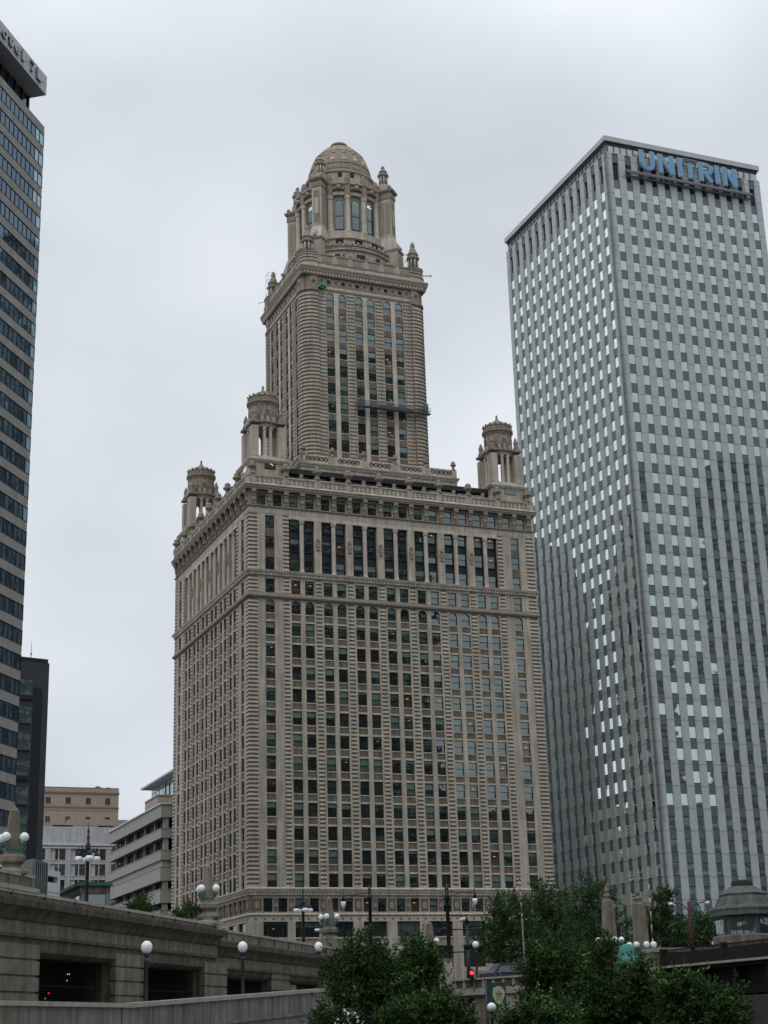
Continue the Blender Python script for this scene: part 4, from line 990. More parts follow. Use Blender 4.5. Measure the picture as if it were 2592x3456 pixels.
for zt in (40.95, 37.55, 34.1, 30.7, 27.3):
    for k in range(-2, 4):
        u0 = -12.35+4.58*k; w = MB(); w.fbox(WP, u0, u0+3.3, -.28, -.2, zt-2.4, zt, 'pane_dim')
        for m_ in (.8, 2.4): w.fbox(WP, u0+m_-.09, u0+m_+.09, -.2, -.1, zt-2.4, zt, 'white_trim')
        w.build('window', wb)
# ---- concrete parking garage
GP = Plane((-42.44, 288.9), 22.58); GQ = Plane((-42.44, 288.9), 112.58); GQ.n = -GQ.n
gb = thing('parking_garage', 'pale concrete parking garage with open horizontal decks and white roof edge', 'garage', GP.p(0, 0, GROUND))
b = MB(); fr_g = lambda x, y, z: GP.p(x, -y, z)
def gbx(x0, x1, y0, y1, z0, z1, m, mb=None): (mb or b).hexa([fr_g(x0, y0, z0), fr_g(x1, y0, z0), fr_g(x1, y1, z0), fr_g(x0, y1, z0), fr_g(x0, y0, z1), fr_g(x1, y0, z1), fr_g(x1, y1, z1), fr_g(x0, y1, z1)], m)
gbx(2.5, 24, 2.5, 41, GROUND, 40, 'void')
bandz = ((38.05, 40.4), (34.35, 36.1), (29.0+1.4, 32.2), (26.7, 29.2), (22.8, 25.3), (19.4, 21.6), (15.6, 18.2), (11.6, 14.5))
for z0, z1 in bandz:
    gbx(0, 25, 0, 43, z0, z1, 'garage_conc'); gbx(-.06, 25, -.06, 43, z1-.14, z1, 'limestone_light')
gbx(-.25, 25.2, -.25, 43.2, 40.4, 40.62, 'white_edge')
gbx(.35, 24, .35, 42, 28.9, 30.6, 'garage_conc')
for k in range(6): gbx(.9, 1.5, 7.9*k+.25, 7.9*k+.9, GROUND, 40, 'garage_conc')
for k in range(3): gbx(7.9*k+.7, 7.9*k+1.6 if k else .9, .5, 1.4, GROUND, 40, 'garage_conc')
b.build('deck', gb)
for k in range(6):
    for (z0, z1) in ((36.1, 38.05), (32.2, 34.35), (25.3, 26.7), (21.6, 22.8)):
        g2 = MB(); g2.hexa([fr_g(1.6, 7.9*k+1.3, z0), fr_g(1.6, 7.9*k+8.0, z0), fr_g(1.7, 7.9*k+8.0, z0), fr_g(1.7, 7.9*k+1.3, z0), fr_g(1.6, 7.9*k+1.3, z1), fr_g(1.6, 7.9*k+8.0, z1), fr_g(1.7, 7.9*k+8.0, z1), fr_g(1.7, 7.9*k+1.3, z1)], 'louvre'); g2.build('window_band', gb)  # near-black sheet in place of the shade inside the open deck
for (x, y, s_) in ((3, 26, 1.6), (5, 19, 1.1)):
    gbh = MB(); gbx(x, x+2.5, y, y+3.5, 40.6, 40.6+s_, 'garage_conc', gbh); gbx(x-.1, x+2.6, y-.1, y+3.6, 40.6+s_, 40.75+s_, 'white_edge', gbh); gbh.build('stair_head', gb)
# ---- beige rooftop block and the glass tower with the oversailing roof
BK = Plane((-57.5, 352), 22.58)
bk = thing('beige_building', 'plain beige block with two rooftop pipes just above the parking garage', 'building', BK.p(0, 0, GROUND))
u0, z1 = BK.hit(545, 2680)
b = MB(); us, zs_ = BK.hit(533, 2683); b.add([BK.p(us, 0, GROUND), BK.p(us+26, 0, GROUND), BK.p(us+26, -12, GROUND), BK.p(us, -12, GROUND), BK.p(us, 0, zs_), BK.p(us+26, 0, zs_), BK.p(us+26, -12, zs_), BK.p(us, -12, zs_)], [(0, 1, 5, 4), (1, 2, 6, 5), (2, 3, 7, 6), (3, 0, 4, 7), (4, 5, 6, 7)], 'tan_stone')
b.fbox(BK, us-.1, us+26, -12, .1, zs_-.3, zs_+.1, 'tan_dark'); b.build('wall', bk)
for du in (2.0, 2.9): pb = MB(); P = BK.p(us+du, -1, zs_); pb.tube(P, P+Vector((0, 0, 2.6)), .16, .16, 'slate_dark', 8); pb.sphere(P+Vector((0, 0, 2.7)), .26, 'slate_dark', 6); pb.build('pipe', bk)
O_ = at(513, 2664, 430); ZG = O_.z
gt = thing('glass_tower', 'pale glass tower with a thin oversailing grey roof behind the parking garage', 'building', (O_.x, O_.y, GROUND))
gx = lambda x, y, z: Vector((O_.x, O_.y, 0)) + E1*x - E2*y + Vector((0, 0, z))          # x to the right, y towards the viewer
def gtb(mb, x0, x1, y0, y1, z0, z1, m): mb.hexa([gx(x0, y1, z0), gx(x1, y1, z0), gx(x1, y0, z0), gx(x0, y0, z0), gx(x0, y1, z1), gx(x1, y1, z1), gx(x1, y0, z1), gx(x0, y0, z1)], m)
b = MB(); gtb(b, 0, 18, 0, 38, GROUND, ZG, 'sky_pale_glass')
for y in range(0, 38, 4): gtb(b, -.06, 0, y, y+.15, GROUND, ZG, 'grey_panel')
for z in range(30, int(ZG), 4): gtb(b, -.05, 0, 0, 38, z, z+.12, 'grey_panel')
b.build('wall', gt)
b = MB(); gtb(b, -2.6, 19, -2.4, 40, ZG, ZG+.45, 'hotel_slab'); gtb(b, -2.2, 18.5, -2, 39, ZG+.45, ZG+.6, 'grey_panel'); b.build('roof', gt)
# ---- low building with the green copper cornice
CP = Plane((-44.45, 225.66), 22)
cb = thing('corner_building', 'low grey stone corner building with a green copper cornice', 'building', CP.p(0, 0, GROUND))
b = MB(); fc = lambda x, y, z: CP.p(x, -y, z)
def cbx(x0, x1, y0, y1, z0, z1, m, mb=None): (mb or b).hexa([fc(x0, y0, z0), fc(x1, y0, z0), fc(x1, y1, z0), fc(x0, y1, z0), fc(x0, y0, z1), fc(x1, y0, z1), fc(x1, y1, z1), fc(x0, y1, z1)], m)
cbx(.2, 4.2, .2, 20, GROUND, 20.6, 'white_terra'); cbx(0, 4.3, 0, 20, 19.4, 20.5, 'limestone')
cbx(.35, 1.0, 0, .25, GROUND, 19.4, 'limestone_light'); cbx(3.7, 4.3, 0, .25, GROUND, 19.4, 'limestone_light')
b.build('wall', cb)
b = MB(); cbx(-.35, 4.6, -.35, 20, 20.5, 20.75, 'copper', b); cbx(-.2, 4.45, -.2, 20, 20.75, 21.05, 'copper', b); b.build('cornice', cb)
b = MB(); cbx(1.1, 3.6, .12, .18, 12, 19.3, 'pane_dim', b); cbx(1.1, 3.6, .08, .14, 16.0, 16.15, 'bronze', b); b.build('window', cb)
b = MB(); cbx(.1, .19, .8, 3.4, 12, 19.2, 'pane_dim', b); b.build('window', cb)
# ---- white ramp wall with a long slot, corrugated booth
RP = Plane((-32.81, 156.6), 76)
rb = thing('white_building', 'low white wall block with one long dark slot window beside the obelisk', 'building', RP.p(0, 0, GROUND))
b = MB(); b.fbox(RP, -16, 0, -5, 0, GROUND, 14.45, 'pale_wall'); b.fbox(RP, -16, 0, -5, 0, 15.05, 15.6, 'pale_wall'); b.fbox(RP, -16, -.5, -5, -.5, 14.45, 15.05, 'void'); b.fbox(RP, -.5, 0, -5, 0, 14.45, 15.05, 'pale_wall'); b.fbox(RP, -16, 0, 0, .02, 13.5, 13.54, 'grey_panel')
b.build('wall', rb)

# ================================================================== ground, river, terraces
VA = atz(113.6, 3015, 7.2); VP = Plane((VA.x, VA.y), 77.6)              # line of the upper drive's river wall
TERR = 5.9
B0 = at(1440, 3312, 152); B1 = at(1790, 3288, 141)
_d = (B1-B0); _d.z = 0; BPl = Plane((B0.x, B0.y), math.degrees(atan2(_d.y, _d.x))); BL = _d.length
ABUT = at(2120, 3250, 127)
def g2(v): return (v[0], v[1])
b = MB(); Z = -3
b.add([(-2500, -1500, Z), (2500, -1500, Z), (2500, 4000, Z), (-2500, 4000, Z)], [(0, 1, 2, 3)], 'water'); struct(b.build('river'))
vE = VP.p(66, 0, 0); bank = at(2230, 3300, 131); far_r = bank + Vector((cos(R_(22)), sin(R_(22)), 0))*700
b = MB(); b.prism([g2(VP.p(-160, -10, 0)), g2(VP.p(66, -10, 0)), g2(VP.p(66.5, -.4, 0)), g2(BPl.p(0, -.4, 0)), g2(BPl.p(BL, -.4, 0)), g2(bank), g2(far_r), (1800, 3000), (-1800, 3000), (-1800, -50)], -3.5, GROUND, 'asphalt'); struct(b.build('street'))
b = MB(); b.prism([g2(VP.p(-150, -.5, 0)), g2(VP.p(63, -.5, 0)), g2(VP.p(66, -14, 0)), g2(VP.p(30, -26, 0)), g2(VP.p(-150, -26, 0))], TERR-.5, TERR, 'pavement'); struct(b.build('terrace'))
b = MB(); b.prism([g2(VP.p(-150, 17, 0)), g2(VP.p(90, 19, 0)), g2(at(2300, 3400, 116)), g2(far_r+Vector((8, -14, 0))), g2(far_r), g2(bank), g2(BPl.p(BL, .6, 0)), g2(BPl.p(0, .6, 0)), g2(VP.p(66, .6, 0)), g2(VP.p(-150, .6, 0))], -3.4, -1.7, 'pavement'); struct(b.build('riverwalk'))
b = MB(); b.prism([g2(J(-3, -3, 0)), g2(J(JW+3, -3, 0)), g2(J(JW+3, JD+3, 0)), g2(J(-3, JD+3, 0))], GROUND-.3, GROUND+.14, 'pavement'); struct(b.build('pavement'))

# ------------------------------------------------------------------ the viaduct wall of the upper drive
via = thing('viaduct_wall', 'weathered limestone viaduct wall with a deep cornice and dark grilled openings', 'viaduct', VP.p(0, 0, -1.7))
w = MB(); fb = lambda u0, u1, o0, o1, z0, z1, m, mb=None: (mb or w).fbox(VP, u0, u1, o0, o1, z0, z1, m)
TL = -150
# bay layout along the wall: (from, to) of the openings
ops = [(-38, -30), (-22, -14.2), (.75, 11.2), (15.3, 26.6), (31.1, 43.4), (48.1, 58.6)]
ops = [(-14.5, -4.6)]+ops[2:]
edges = [TL]+[x for o in ops for x in o]+[66]
for i in range(0, len(edges), 2):
    u0, u1 = edges[i], edges[i+1]; up_ = u1 > 29
    fb(u0, u1, -1.2, 0 if u0 < 29 else -.45, -1.7, 4.6, 'limestone')
    off = 0 if u0 < 29 else -.45
    for k in range(8):                                   # rusticated courses: blocks proud, joints between
        z0 = -1.7+.8*k
        if z0+.8 > 4.7: break
        a, c = (u0, u1)
        segs = int((c-a)/1.9)+1
        fb(a-.10, c+.10, off-.3, off+.09, z0+.05, z0+.74, 'limestone')
fb(28.8, 29.3, -.9, .02, -1.7, 6.6, 'limestone')
for (u0, u1) in ops:
    off = 0 if u0 < 29 else -.45; top = 4.62 if u0 < 29 else 4.3
    # rounded lintel underside and deep reveal
    n = 6
    for i in range(n):
        a, c = pi/2*i/n, pi/2*(i+1)/n; R = .55
        w.quad(VP.p(u0, off-R+R*cos(a), top-.0-R*sin(a)*.0-.55+.55*(1-sin(a))), VP.p(u1, off-R+R*cos(a), top-.55+.55*(1-sin(a))), VP.p(u1, off-R+R*cos(c), top-.55+.55*(1-sin(c))), VP.p(u0, off-R+R*cos(c), top-.55+.55*(1-sin(c))), 'limestone_dark')
    fb(u0, u1, -1.8, off-.55, top-.56, top, 'limestone_dark')
    fb(u1, u1+1.2, -1.9, -1.2, -1.7, top, 'limestone_dark'); fb(u0-1.2, u0, -1.9, -1.2, -1.7, top, 'limestone_dark')
# architrave, frieze, cornice, parapet (front section proud, rear section set back)
def entab(u0, u1, off, z, pz):
    fb(u0, u1, -1.2, off+.02, 4.6 if z > 4.4 else 4.3, z+.55, 'limestone_dark')
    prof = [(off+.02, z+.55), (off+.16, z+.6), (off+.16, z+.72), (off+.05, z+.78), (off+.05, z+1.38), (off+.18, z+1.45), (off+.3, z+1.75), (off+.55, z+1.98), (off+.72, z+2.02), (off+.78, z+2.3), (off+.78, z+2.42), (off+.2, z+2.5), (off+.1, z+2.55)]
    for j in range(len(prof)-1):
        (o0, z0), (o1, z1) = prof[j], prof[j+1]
        m = 'limestone' if j in (3,) else ('limestone_light' if j >= 10 else 'limestone_dark')
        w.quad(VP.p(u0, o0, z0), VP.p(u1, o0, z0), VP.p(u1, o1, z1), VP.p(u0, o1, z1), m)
    for u in (u0, u1): w.add([VP.p(u, o, zz) for o, zz in prof]+[VP.p(u, -1.2, z+2.55), VP.p(u, -1.2, z+.55)], [tuple(range(len(prof)+2))], 'limestone_dark')
    fb(u0, u1, -.9, off+.12, z+2.5, pz, 'limestone')
    fb(u0, u1, -.95, off+.2, pz-.0, pz+.16, 'limestone_light')
entab(TL, 29.0, 0, 4.35, 7.05)
entab(29.0, 65.2, -.45, 3.75, 6.86)
fb(65.2, 66.2, -.9, -.3, 6.3, 6.5, 'limestone'); w.tube(VP.p(65.3, -.9, 6.75), VP.p(65.3, -.3, 6.75), .28, .28, 'limestone', 12)
u = -38.0
while u < 65: fb(u, u+.05, .12 if u < 29 else -.33, (.215 if u < 29 else -.245), 6.9 if u < 29 else 6.3, 7.2 if u < 29 else 7.0, 'limestone_dark'); u += 3.9
# stair cheek going down towards the landing
q0, q1 = VP.p(66, -.2, 0), BPl.p(-1.5, -.3, 0)
for (z0, z1, k) in ((6.4, 4.5, 0),):
    n_ = Vector((-(q1-q0).y, (q1-q0).x, 0)).normalized()*.3
    w.hexa([q0-n_+Vector((0, 0, -1.7)), q1-n_+Vector((0, 0, -1.7)), q1+n_+Vector((0, 0, -1.7)), q0+n_+Vector((0, 0, -1.7)), q0-n_+Vector((0, 0, z0)), q1-n_+Vector((0, 0, z1)), q1+n_+Vector((0, 0, z1)), q0+n_+Vector((0, 0, z0))], 'limestone')
w.build('wall', via)
# raised parapet block under the first obelisk
w = MB(); fb(-60, .15, -1.5, .25, 7.2, 7.42, 'limestone_light'); fb(-60, -.3, -1.4, .05, 7.4, 7.95, 'limestone'); fb(-60, -.1, -1.45, .12, 7.93, 8.08, 'limestone_light')
for u in (-.3, -1.55, -2.85, -4.1): fb(u-.22, u+.0, .0, .1, 7.42, 7.93, 'limestone')
w.build('parapet_block', via)
w = MB(); fb(27.6, 29.6, -1.3, .3, 7.2, 7.42, 'limestone_light'); fb(27.9, 29.4, -1.3, .1, 7.42, 7.6, 'limestone'); fb(62.6, 65, -2.0, -.1, 6.9, 7.75, 'limestone'); w.build('pedestal', via)
for k, (u0, u1) in enumerate(ops):                       # iron grilles, blackened in colour to sink into the openings' shade
    g = MB(); off = -.75 if u0 < 29 else -1.1; top = 4.1 if u0 < 29 else 3.8
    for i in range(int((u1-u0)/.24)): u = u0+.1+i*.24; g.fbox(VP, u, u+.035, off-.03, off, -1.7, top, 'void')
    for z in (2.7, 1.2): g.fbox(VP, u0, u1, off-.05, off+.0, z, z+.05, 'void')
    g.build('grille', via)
g = MB(); g.fbox(VP, -60, 66, -9.5, -9, -1.7, 4.6, 'void'); g.fbox(VP, -60, 66, -9.5, -.6, -1.75, -1.65, 'void'); g.fbox(VP, -60, 66, -9.3, -1.1, 4.55, 4.75, 'void'); g.build('lower_deck', via)  # deck interior near-black, its shade put into the colour
for (px, py, col) in ((229, 3288, 'orange_light'), (235, 3288, 'orange_light'), (225, 3309, 'orange_light'), (152, 3370, 'orange_light'), (165, 3352, 'red_light')):
    P = Vector(); s_, z_ = VP.hit(px, py, -6); P = VP.p(s_, -6, z_); b = MB(); b.sphere(P, .045, col, 6); b.build('deck_lamp', via)

# ------------------------------------------------------------------ the lower ramp wall with lamp standards
RO = 9.2                                                  # metres in front of the viaduct
rw_ = thing('ramp_wall', 'low streaked stone wall rising along the riverwalk in front of the viaduct', 'wall', VP.p(0, RO, -1.7))
w = MB()
sA, zA = VP.hit(431, 3386, RO); sB, zB = VP.hit(1104, 3335, RO); sC, zC = VP.hit(0, 3389, RO)
slope = (zB-zA)/(sB-sA); sE = sB+22; zE = zB+slope*22
def rp(u0, u1, z0a, z0b, o0, o1, th, m):                  # sloping bar: top from z0a to z0b, thickness th
    w.hexa([VP.p(u0, o1, z0a-th), VP.p(u1, o1, z0b-th), VP.p(u1, o0, z0b-th), VP.p(u0, o0, z0a-th), VP.p(u0, o1, z0a), VP.p(u1, o1, z0b), VP.p(u1, o0, z0b), VP.p(u0, o0, z0a)], m)
rp(sC-40, sA, zA, zA, RO-.55, RO+.12, .18, 'limestone_light'); rp(sC-40, sA, zA-.18, zA-.18, RO-.45, RO, 4, 'ramp_stone'); rp(sA-.7, sA, zA-.17, zA-.17, RO, RO+.06, 3, 'ramp_stone')
rp(sA, sE, zA, zE, RO-.55, RO+.1, .2, 'limestone_light'); rp(sA, sE, zA-.2, zE-.2, RO-.45, RO-.02, 6, 'ramp_stone')
rp(sA, sE, zA-1.18, zE-1.35, RO-.3, RO+.09, .16, 'ramp_stone'); rp(sA+9, sE, zA-1.9, zE-2.0, RO-.3, RO+.3, .22, 'limestone')
u = sA+1.2; k = 0
while u < sE:
    zz = zA+slope*(u-sA); w.fbox(VP, u, u+.05, RO-.05, RO-.008, zz-1.2, zz-.2, 'limestone_dark'); u += (1.9, 2.6, 1.3, 2.2)[k % 4]; k += 1
w.fbox(VP, sC-40, sC+1.6, RO-.3, RO+.05, zA-1.2, zA-.18, 'limestone')
w.build('wall', rw_)
w = MB(); rp(sA-.1, sE, zA-1.05, zE-1.05, 2.2, RO-.5, 4, 'pavement'); rp(sC-40, sA, zA-1.05, zA-1.05, 2.2, RO-.5, 4, 'pavement'); w.build('ramp_deck', rw_)

# ------------------------------------------------------------------ landing wall (bastion) on the right of the ramp
ba = thing('landing_wall', 'pale stone landing wall with a panelled balustrade between the dark trees', 'wall', BPl.p(0, 0, -1.7))
w = MB(); zt0 = B0.z; 
def bq(u0, u1, o0, o1, d0, d1, m): w.hexa([BPl.p(u0, o1, zt0-d1), BPl.p(u1, o1, zt0-d1), BPl.p(u1, o0, zt0-d1), BPl.p(u0, o0, zt0-d1), BPl.p(u0, o1, zt0-d0), BPl.p(u1, o1, zt0-d0), BPl.p(u1, o0, zt0-d0), BPl.p(u0, o0, zt0-d0)], m)
bq(-2, BL+6, -.5, .22, 0, .16, 'limestone_light'); bq(-2, BL+6, -.4, 0, .16, .85, 'limestone'); bq(-2, BL+6, -.4, .05, .85, 1.25, 'limestone_light'); bq(-2, BL+6, -.4, .3, 1.25, 1.45, 'limestone_light'); bq(-2, BL+6, -.4, .12, 1.45, 1.6, 'limestone')
bq(-2, BL+6, -.8, -.1, 1.6, 6.5, 'limestone')
for i in range(-1, 10):
    u = i*1.35; bq(u, u+.26, 0, .12, .16, .85, 'limestone_light')
    for kk in range(3): bq(u+.42+kk*.26, u+.56+kk*.26, -.02, .06, .22, .8, 'limestone_dark')
bq(3.6, 6.6, -.1, -.09, 1.75, 6, 'void'); bq(BL-3.2, BL-1.6, -.1, .1, 1.6, 6.5, 'limestone_light')  # flat near-black sheet in place of a shaded opening
w.build('wall', ba)

# ------------------------------------------------------------------ obelisk lamps
def obelisk_lamp(label):
    t = thing('obelisk_lamp', label, 'lamp', (0, 0, 0), 'obelisk lamp pylons along the drive')
    b = MB()
    def sq(prof, m, mb):
        vs = []; k = len(prof)
        for (h, z) in prof: vs += [(-h, -h, z), (h, -h, z), (h, h, z), (-h, h, z)]
        mb.add(vs, [(j*4+i, j*4+(i+1) % 4, (j+1)*4+(i+1) % 4, (j+1)*4+i) for j in range(k-1) for i in range(4)]+[((k-1)*4, (k-1)*4+1, (k-1)*4+2, (k-1)*4+3), (3, 2, 1, 0)], m)
    sq([(.72, 0), (.72, .12), (.62, .2), (.42, .36), (.40, .5), (.50, .56), (.56, .64), (.56, .86), (.46, .96), (.40, 1.02), (.40, 1.14)], 'limestone', b); b.build('base', t)
    b = MB(); sq([(.36, 1.14), (.21, 3.22), (.17, 3.26), (.01, 3.5)], 'limestone', b); b.build('obelisk', t)
    b = MB(); sq([(.36, 1.18), (.38, 1.2), (.38, 1.28), (.36, 1.3)], 'copper_dark', b)
    for k in range(4):
        a = pi/4+k*pi/2; c, s_ = cos(a), sin(a)
        b.tube((c*.42, s_*.42, 1.22), (c*.66, s_*.66, 1.32), .06, .05, 'copper_dark'); b.tube((c*.66, s_*.66, 1.3), (c*.66, s_*.66, 1.62), .04, .09, 'copper_dark'); b.sphere((c*.66, s_*.66, 1.5), .09, 'copper_dark', 6)
    b.build('bracket', t)
    for k in range(4): a = pi/4+k*pi/2; g = MB(); g.sphere((.66*cos(a), .66*sin(a), 1.84), .235, 'globe', 14); g.build('globe', t)
    return t
ob = obelisk_lamp('stone obelisk lamp with white globes on the parapet before the dark slate tower')
ob.location = VP.p(-1.5, -.55, 8.05); ob.rotation_euler.z = R_(77.6+38)
for (P, lab, s_, rz) in ((VP.p(28.75, -.5, 7.6), 'stone obelisk lamp with white globes standing at the step in the viaduct parapet', 1.08, 104),
                     (VP.p(64, -1.2, 7.72), 'stone obelisk lamp with white globes at the far end of the viaduct parapet', 1.12, 120),
                     (at(1453, 3225, 150) , 'stone obelisk lamp half hidden by the tree in front of the entrance arches', 1.12, 100)):
    o = dup(ob, P, lab, rz=R_(rz), scale=s_)
o.location.z = 5.55
# ------------------------------------------------------------------ globe lamp standards
def globe_lamp(label):
    t = thing('globe_lamp', label, 'street lamp', (0, 0, 0), 'single globe lamp standards along the riverwalk')
    b = MB(); b.lathe((0, 0, 0), [(.2, 0), (.2, .22), (.15, .3), (.17, .36), (.13, .5), (.085, .62), (.075, 2.2), (.11, 2.24), (.11, 2.3), (.07, 2.34), (.075, 2.42), (.13, 2.46), (.13, 2.53), (.08, 2.56)], 'lamp_green', 12, True); b.build('pole', t)
    g = MB(); g.sphere((0, 0, 2.76), .235, 'globe', 16); g.build('globe', t)
    return t
def place_globe(px, py, D, zb, label, first=None):
    P = at(px, py, D); s_ = (P.z-zb)/2.76; Q = Vector((P.x, P.y, zb))
    if first: first.location = Q; first.scale = (s_,)*3; first['label'] = label; return first
    return dup(gl, Q, label, scale=s_)
gl = globe_lamp('white globe lamp')
def on_line(px, py, off): s_, z_ = VP.hit(px, py, off); P = VP.p(s_, off, z_); return P
for i, (px, py, lab) in enumerate(((495, 3197, 'white globe lamp on a dark green post in front of the second grilled opening'), (819, 3196, 'white globe lamp on a dark green post below the step in the viaduct cornice'), (1075, 3195, 'white globe lamp on a dark green post just left of the dark foreground trees'))):
    P = on_line(px, py, RO-1.0); s_ = VP.hit(px, py, RO-1.0)[0]; zb = zA-1.05+slope*max(0, s_-sA)
    q = gl if i == 0 else dup(gl, (0, 0, 0), lab); q['label'] = lab; k = (P.z-zb)/2.76; q.location = (P.x, P.y, zb); q.scale = (min(k, 1.15),)*2+(k,)
place_globe(1150, 3372, 80, -1.7, 'white globe lamp peeping through the leaves of the dark tree at the bottom edge')
place_globe(1605, 3188, 147, 3.4, 'white globe lamp on a tall dark post behind the landing wall balustrade')
bl = place_globe(1659, 3400, 78, -1.7, 'white globe lamp standing in front of the green banner')
place_globe(1284, 3185, 152, 4.4, 'white globe lamp almost hidden behind the top of the dark foreground tree')
# banner on its own post
BP_ = at(1661, 3400, 80.5); t = thing('banner', 'dark green street banner with a pale shield emblem hanging by the landing wall', 'banner', (BP_.x, BP_.y, -1.7))
ZQ = lambda z: .62+(z-1.0)*.81
Bn = Plane((BP_.x, BP_.y), -12); b = MB(); b.tube(Bn.p(-.25, 0, -1.7), Bn.p(-.25, 0, 2.15), .06, .05, 'lamp_green'); b.tube(Bn.p(-.25, 0, 2.0), Bn.p(.75, 0, 2.0), .025, .02, 'lamp_green'); b.build('post', t)
b = MB(); b.fbox(Bn, -.24, .72, -.012, .012, ZQ(1.0), ZQ(2.72), 'banner'); bo = b.build('cloth', t)
b = MB(); sh = [(.10, 2.42), (.3, 2.54), (.48, 2.5), (.64, 2.3), (.66, 2.0), (.5, 1.55), (.38, 1.45), (.2, 1.6), (.05, 2.0)]
b.add([Bn.p(u, .02, ZQ(z)) for u, z in sh], [tuple(range(len(sh)))], 'banner_pale')
for k in range(7): b.fbox(Bn, .22+.045*k, .235+.045*k, .022, .026, ZQ(1.75-.04*abs(3-k)), ZQ(2.3-.05*abs(3-k)), 'banner_ink')
b.fbox(Bn, .2, .54, .022, .028, ZQ(2.05), ZQ(2.1), 'banner_ink')
for k, x in enumerate((.36, .47, .56)):
    b.fbox(Bn, x, x+.03, .013, .02, ZQ(1.1), ZQ(1.32), 'banner_pale'); b.fbox(Bn, x, x+.08, .013, .02, ZQ((1.1, 1.29, 1.2)[k]), ZQ((1.14, 1.33, 1.24)[k]), 'banner_pale')
e = b.build('emblem', t)

# ------------------------------------------------------------------ ornate cluster lamps on the drive
def cluster_lamp(label):
    t = thing('cluster_lamp', label, 'street lamp', (0, 0, 0), 'ornate black cluster lamps on the drive')
    b = MB(); b.lathe((0, 0, 0), [(.3, 0), (.3, .7), (.22, .8), (.15, 1.0), (.12, 5.0), (.17, 5.05), (.17, 5.2), (.12, 5.3), (.2, 5.5), (.14, 5.8), (.08, 5.9), (.11, 6.2), (.05, 6.3), (.09, 6.5), (.03, 6.7), (.01, 7.1)], 'lamp_black', 10, True)
    for k in range(4):
        a = k*pi/2+.35; c, s_ = cos(a), sin(a)
        b.tube((c*.1, s_*.1, 5.35), (c*.62, s_*.62, 5.3), .05, .05, 'lamp_black'); b.tube((c*.62, s_*.62, 5.05), (c*.62, s_*.62, 5.35), .2, .1, 'lamp_black'); b.tube((c*.62, s_*.62, 5.35), (c*.62, s_*.62, 5.62), .05, .02, 'lamp_black'); b.tube((c*.35, s_*.35, 5.3), (c*.42, s_*.42, 5.7), .06, .02, 'lamp_black')
    b.build('post', t)
    for k in range(4): a = k*pi/2+.35; g = MB(); g.sphere((.62*cos(a), .62*sin(a), 4.92), .27, 'globe', 12, .72); g.build('globe', t)
    return t
cl = cluster_lamp('black ornate cluster lamp with flat white globes left of the parking garage'); P = at(296, 2899, 112); cl.location = (P.x, P.y, TERR); k = (P.z-TERR)/4.92; cl.scale = (1, 1, k)
for (px, py, D, lab, zb) in ((1023, 3072, 140, 'taller black ornate cluster lamp with white globes in front of the beige tower', 5.2), (1091, 3139, 158, 'lower black ornate cluster lamp with white globes beside the far obelisk', 4.6)):
    P = at(px, py, D); k = (P.z-zb)/4.92; q = dup(cl, (P.x, P.y, zb), lab); q.scale = (1, 1, k)
# tall pole lights with hanging lanterns and traffic lights
def pole_light(label, side, arms):
    t = thing('street_light', label, 'street light', (0, 0, 0), 'tall dark pole lights with hanging lanterns')
    b = MB(); b.lathe((0, 0, 0), [(.36, 0), (.36, 1.0), (.22, 1.2), (.19, 2), (.16, 9.0), (.24, 9.05), (.24, 9.5), (.16, 9.6), (.2, 10.1), (.1, 10.3), (.03, 10.7)], 'lamp_black', 10, True)
    b.tube((0, 0, 9.8), (2.6*side, 0, 9.6), .04, .04, 'lamp_black'); b.tube((0, 0, 9.2), (1.3*side, 0, 9.65), .03, .03, 'lamp_black'); b.tube((2.6*side, 0, 9.75), (2.6*side, 0, 9.0), .08, .2, 'lamp_black'); b.tube((2.6*side, 0, 9.7), (2.6*side, 0, 10.3), .05, .01, 'lamp_black')
    for (z, l) in arms: b.tube((0, 0, z), (l, 0, z), .07, .06, 'lamp_black')
    b.build('pole', t); g = MB(); g.lathe((2.6*side, 0, 0), [(.22, 9.0), (.25, 8.8), (.14, 8.4), (.02, 8.3)], 'globe', 10, True); g.build('lantern', t)
    return t
for (px, pyt, D, zb, side, arms, lab) in ((1247, 3000, 158, 3.4, -1, (), 'tall dark pole light with its lantern arm reaching left above the far obelisk'), (1507, 2996, 150, 3.4, 1, ((5.9, 2.9), (3.6, 2.0), (7.3, 1.8)), 'tall dark pole light with signal arms and a lantern reaching right')):
    t = pole_light(lab, side, arms); P = at(px, pyt, D); k = (P.z-zb)/10.2; t.location = (P.x, P.y, zb); t.scale = (1, 1, k); t.rotation_euler.z = R_(0)
P = at(1510, 3300, 149.4); t = MB(); t.box(-.5, .5, -.5, .5, 0, 4.6, 'limestone_light'); t.box(-.56, .56, -.56, .56, 4.5, 4.7, 'limestone'); 
for v in t.v: v.x += P.x; v.y += P.y; v.z += 1.3
tag(t.build('stone_post', None, (P.x, P.y, 1.3)), 'square white stone post at the foot of the dark pole light with signal arms', 'post')
P = at(1560, 3103, 149); t = thing('security_camera', 'small white security camera on an arm beside the dark pole', 'camera', P); b = MB(); b.tube(P+Vector((-.35, 0, -.12)), P+Vector((.3, 0, .08)), .14, .14, 'white_paint', 8); b.tube(P+Vector((.3, 0, .08)), P+Vector((.5, .2, -.2)), .05, .05, 'lamp_black', 6); b.build('body', t)
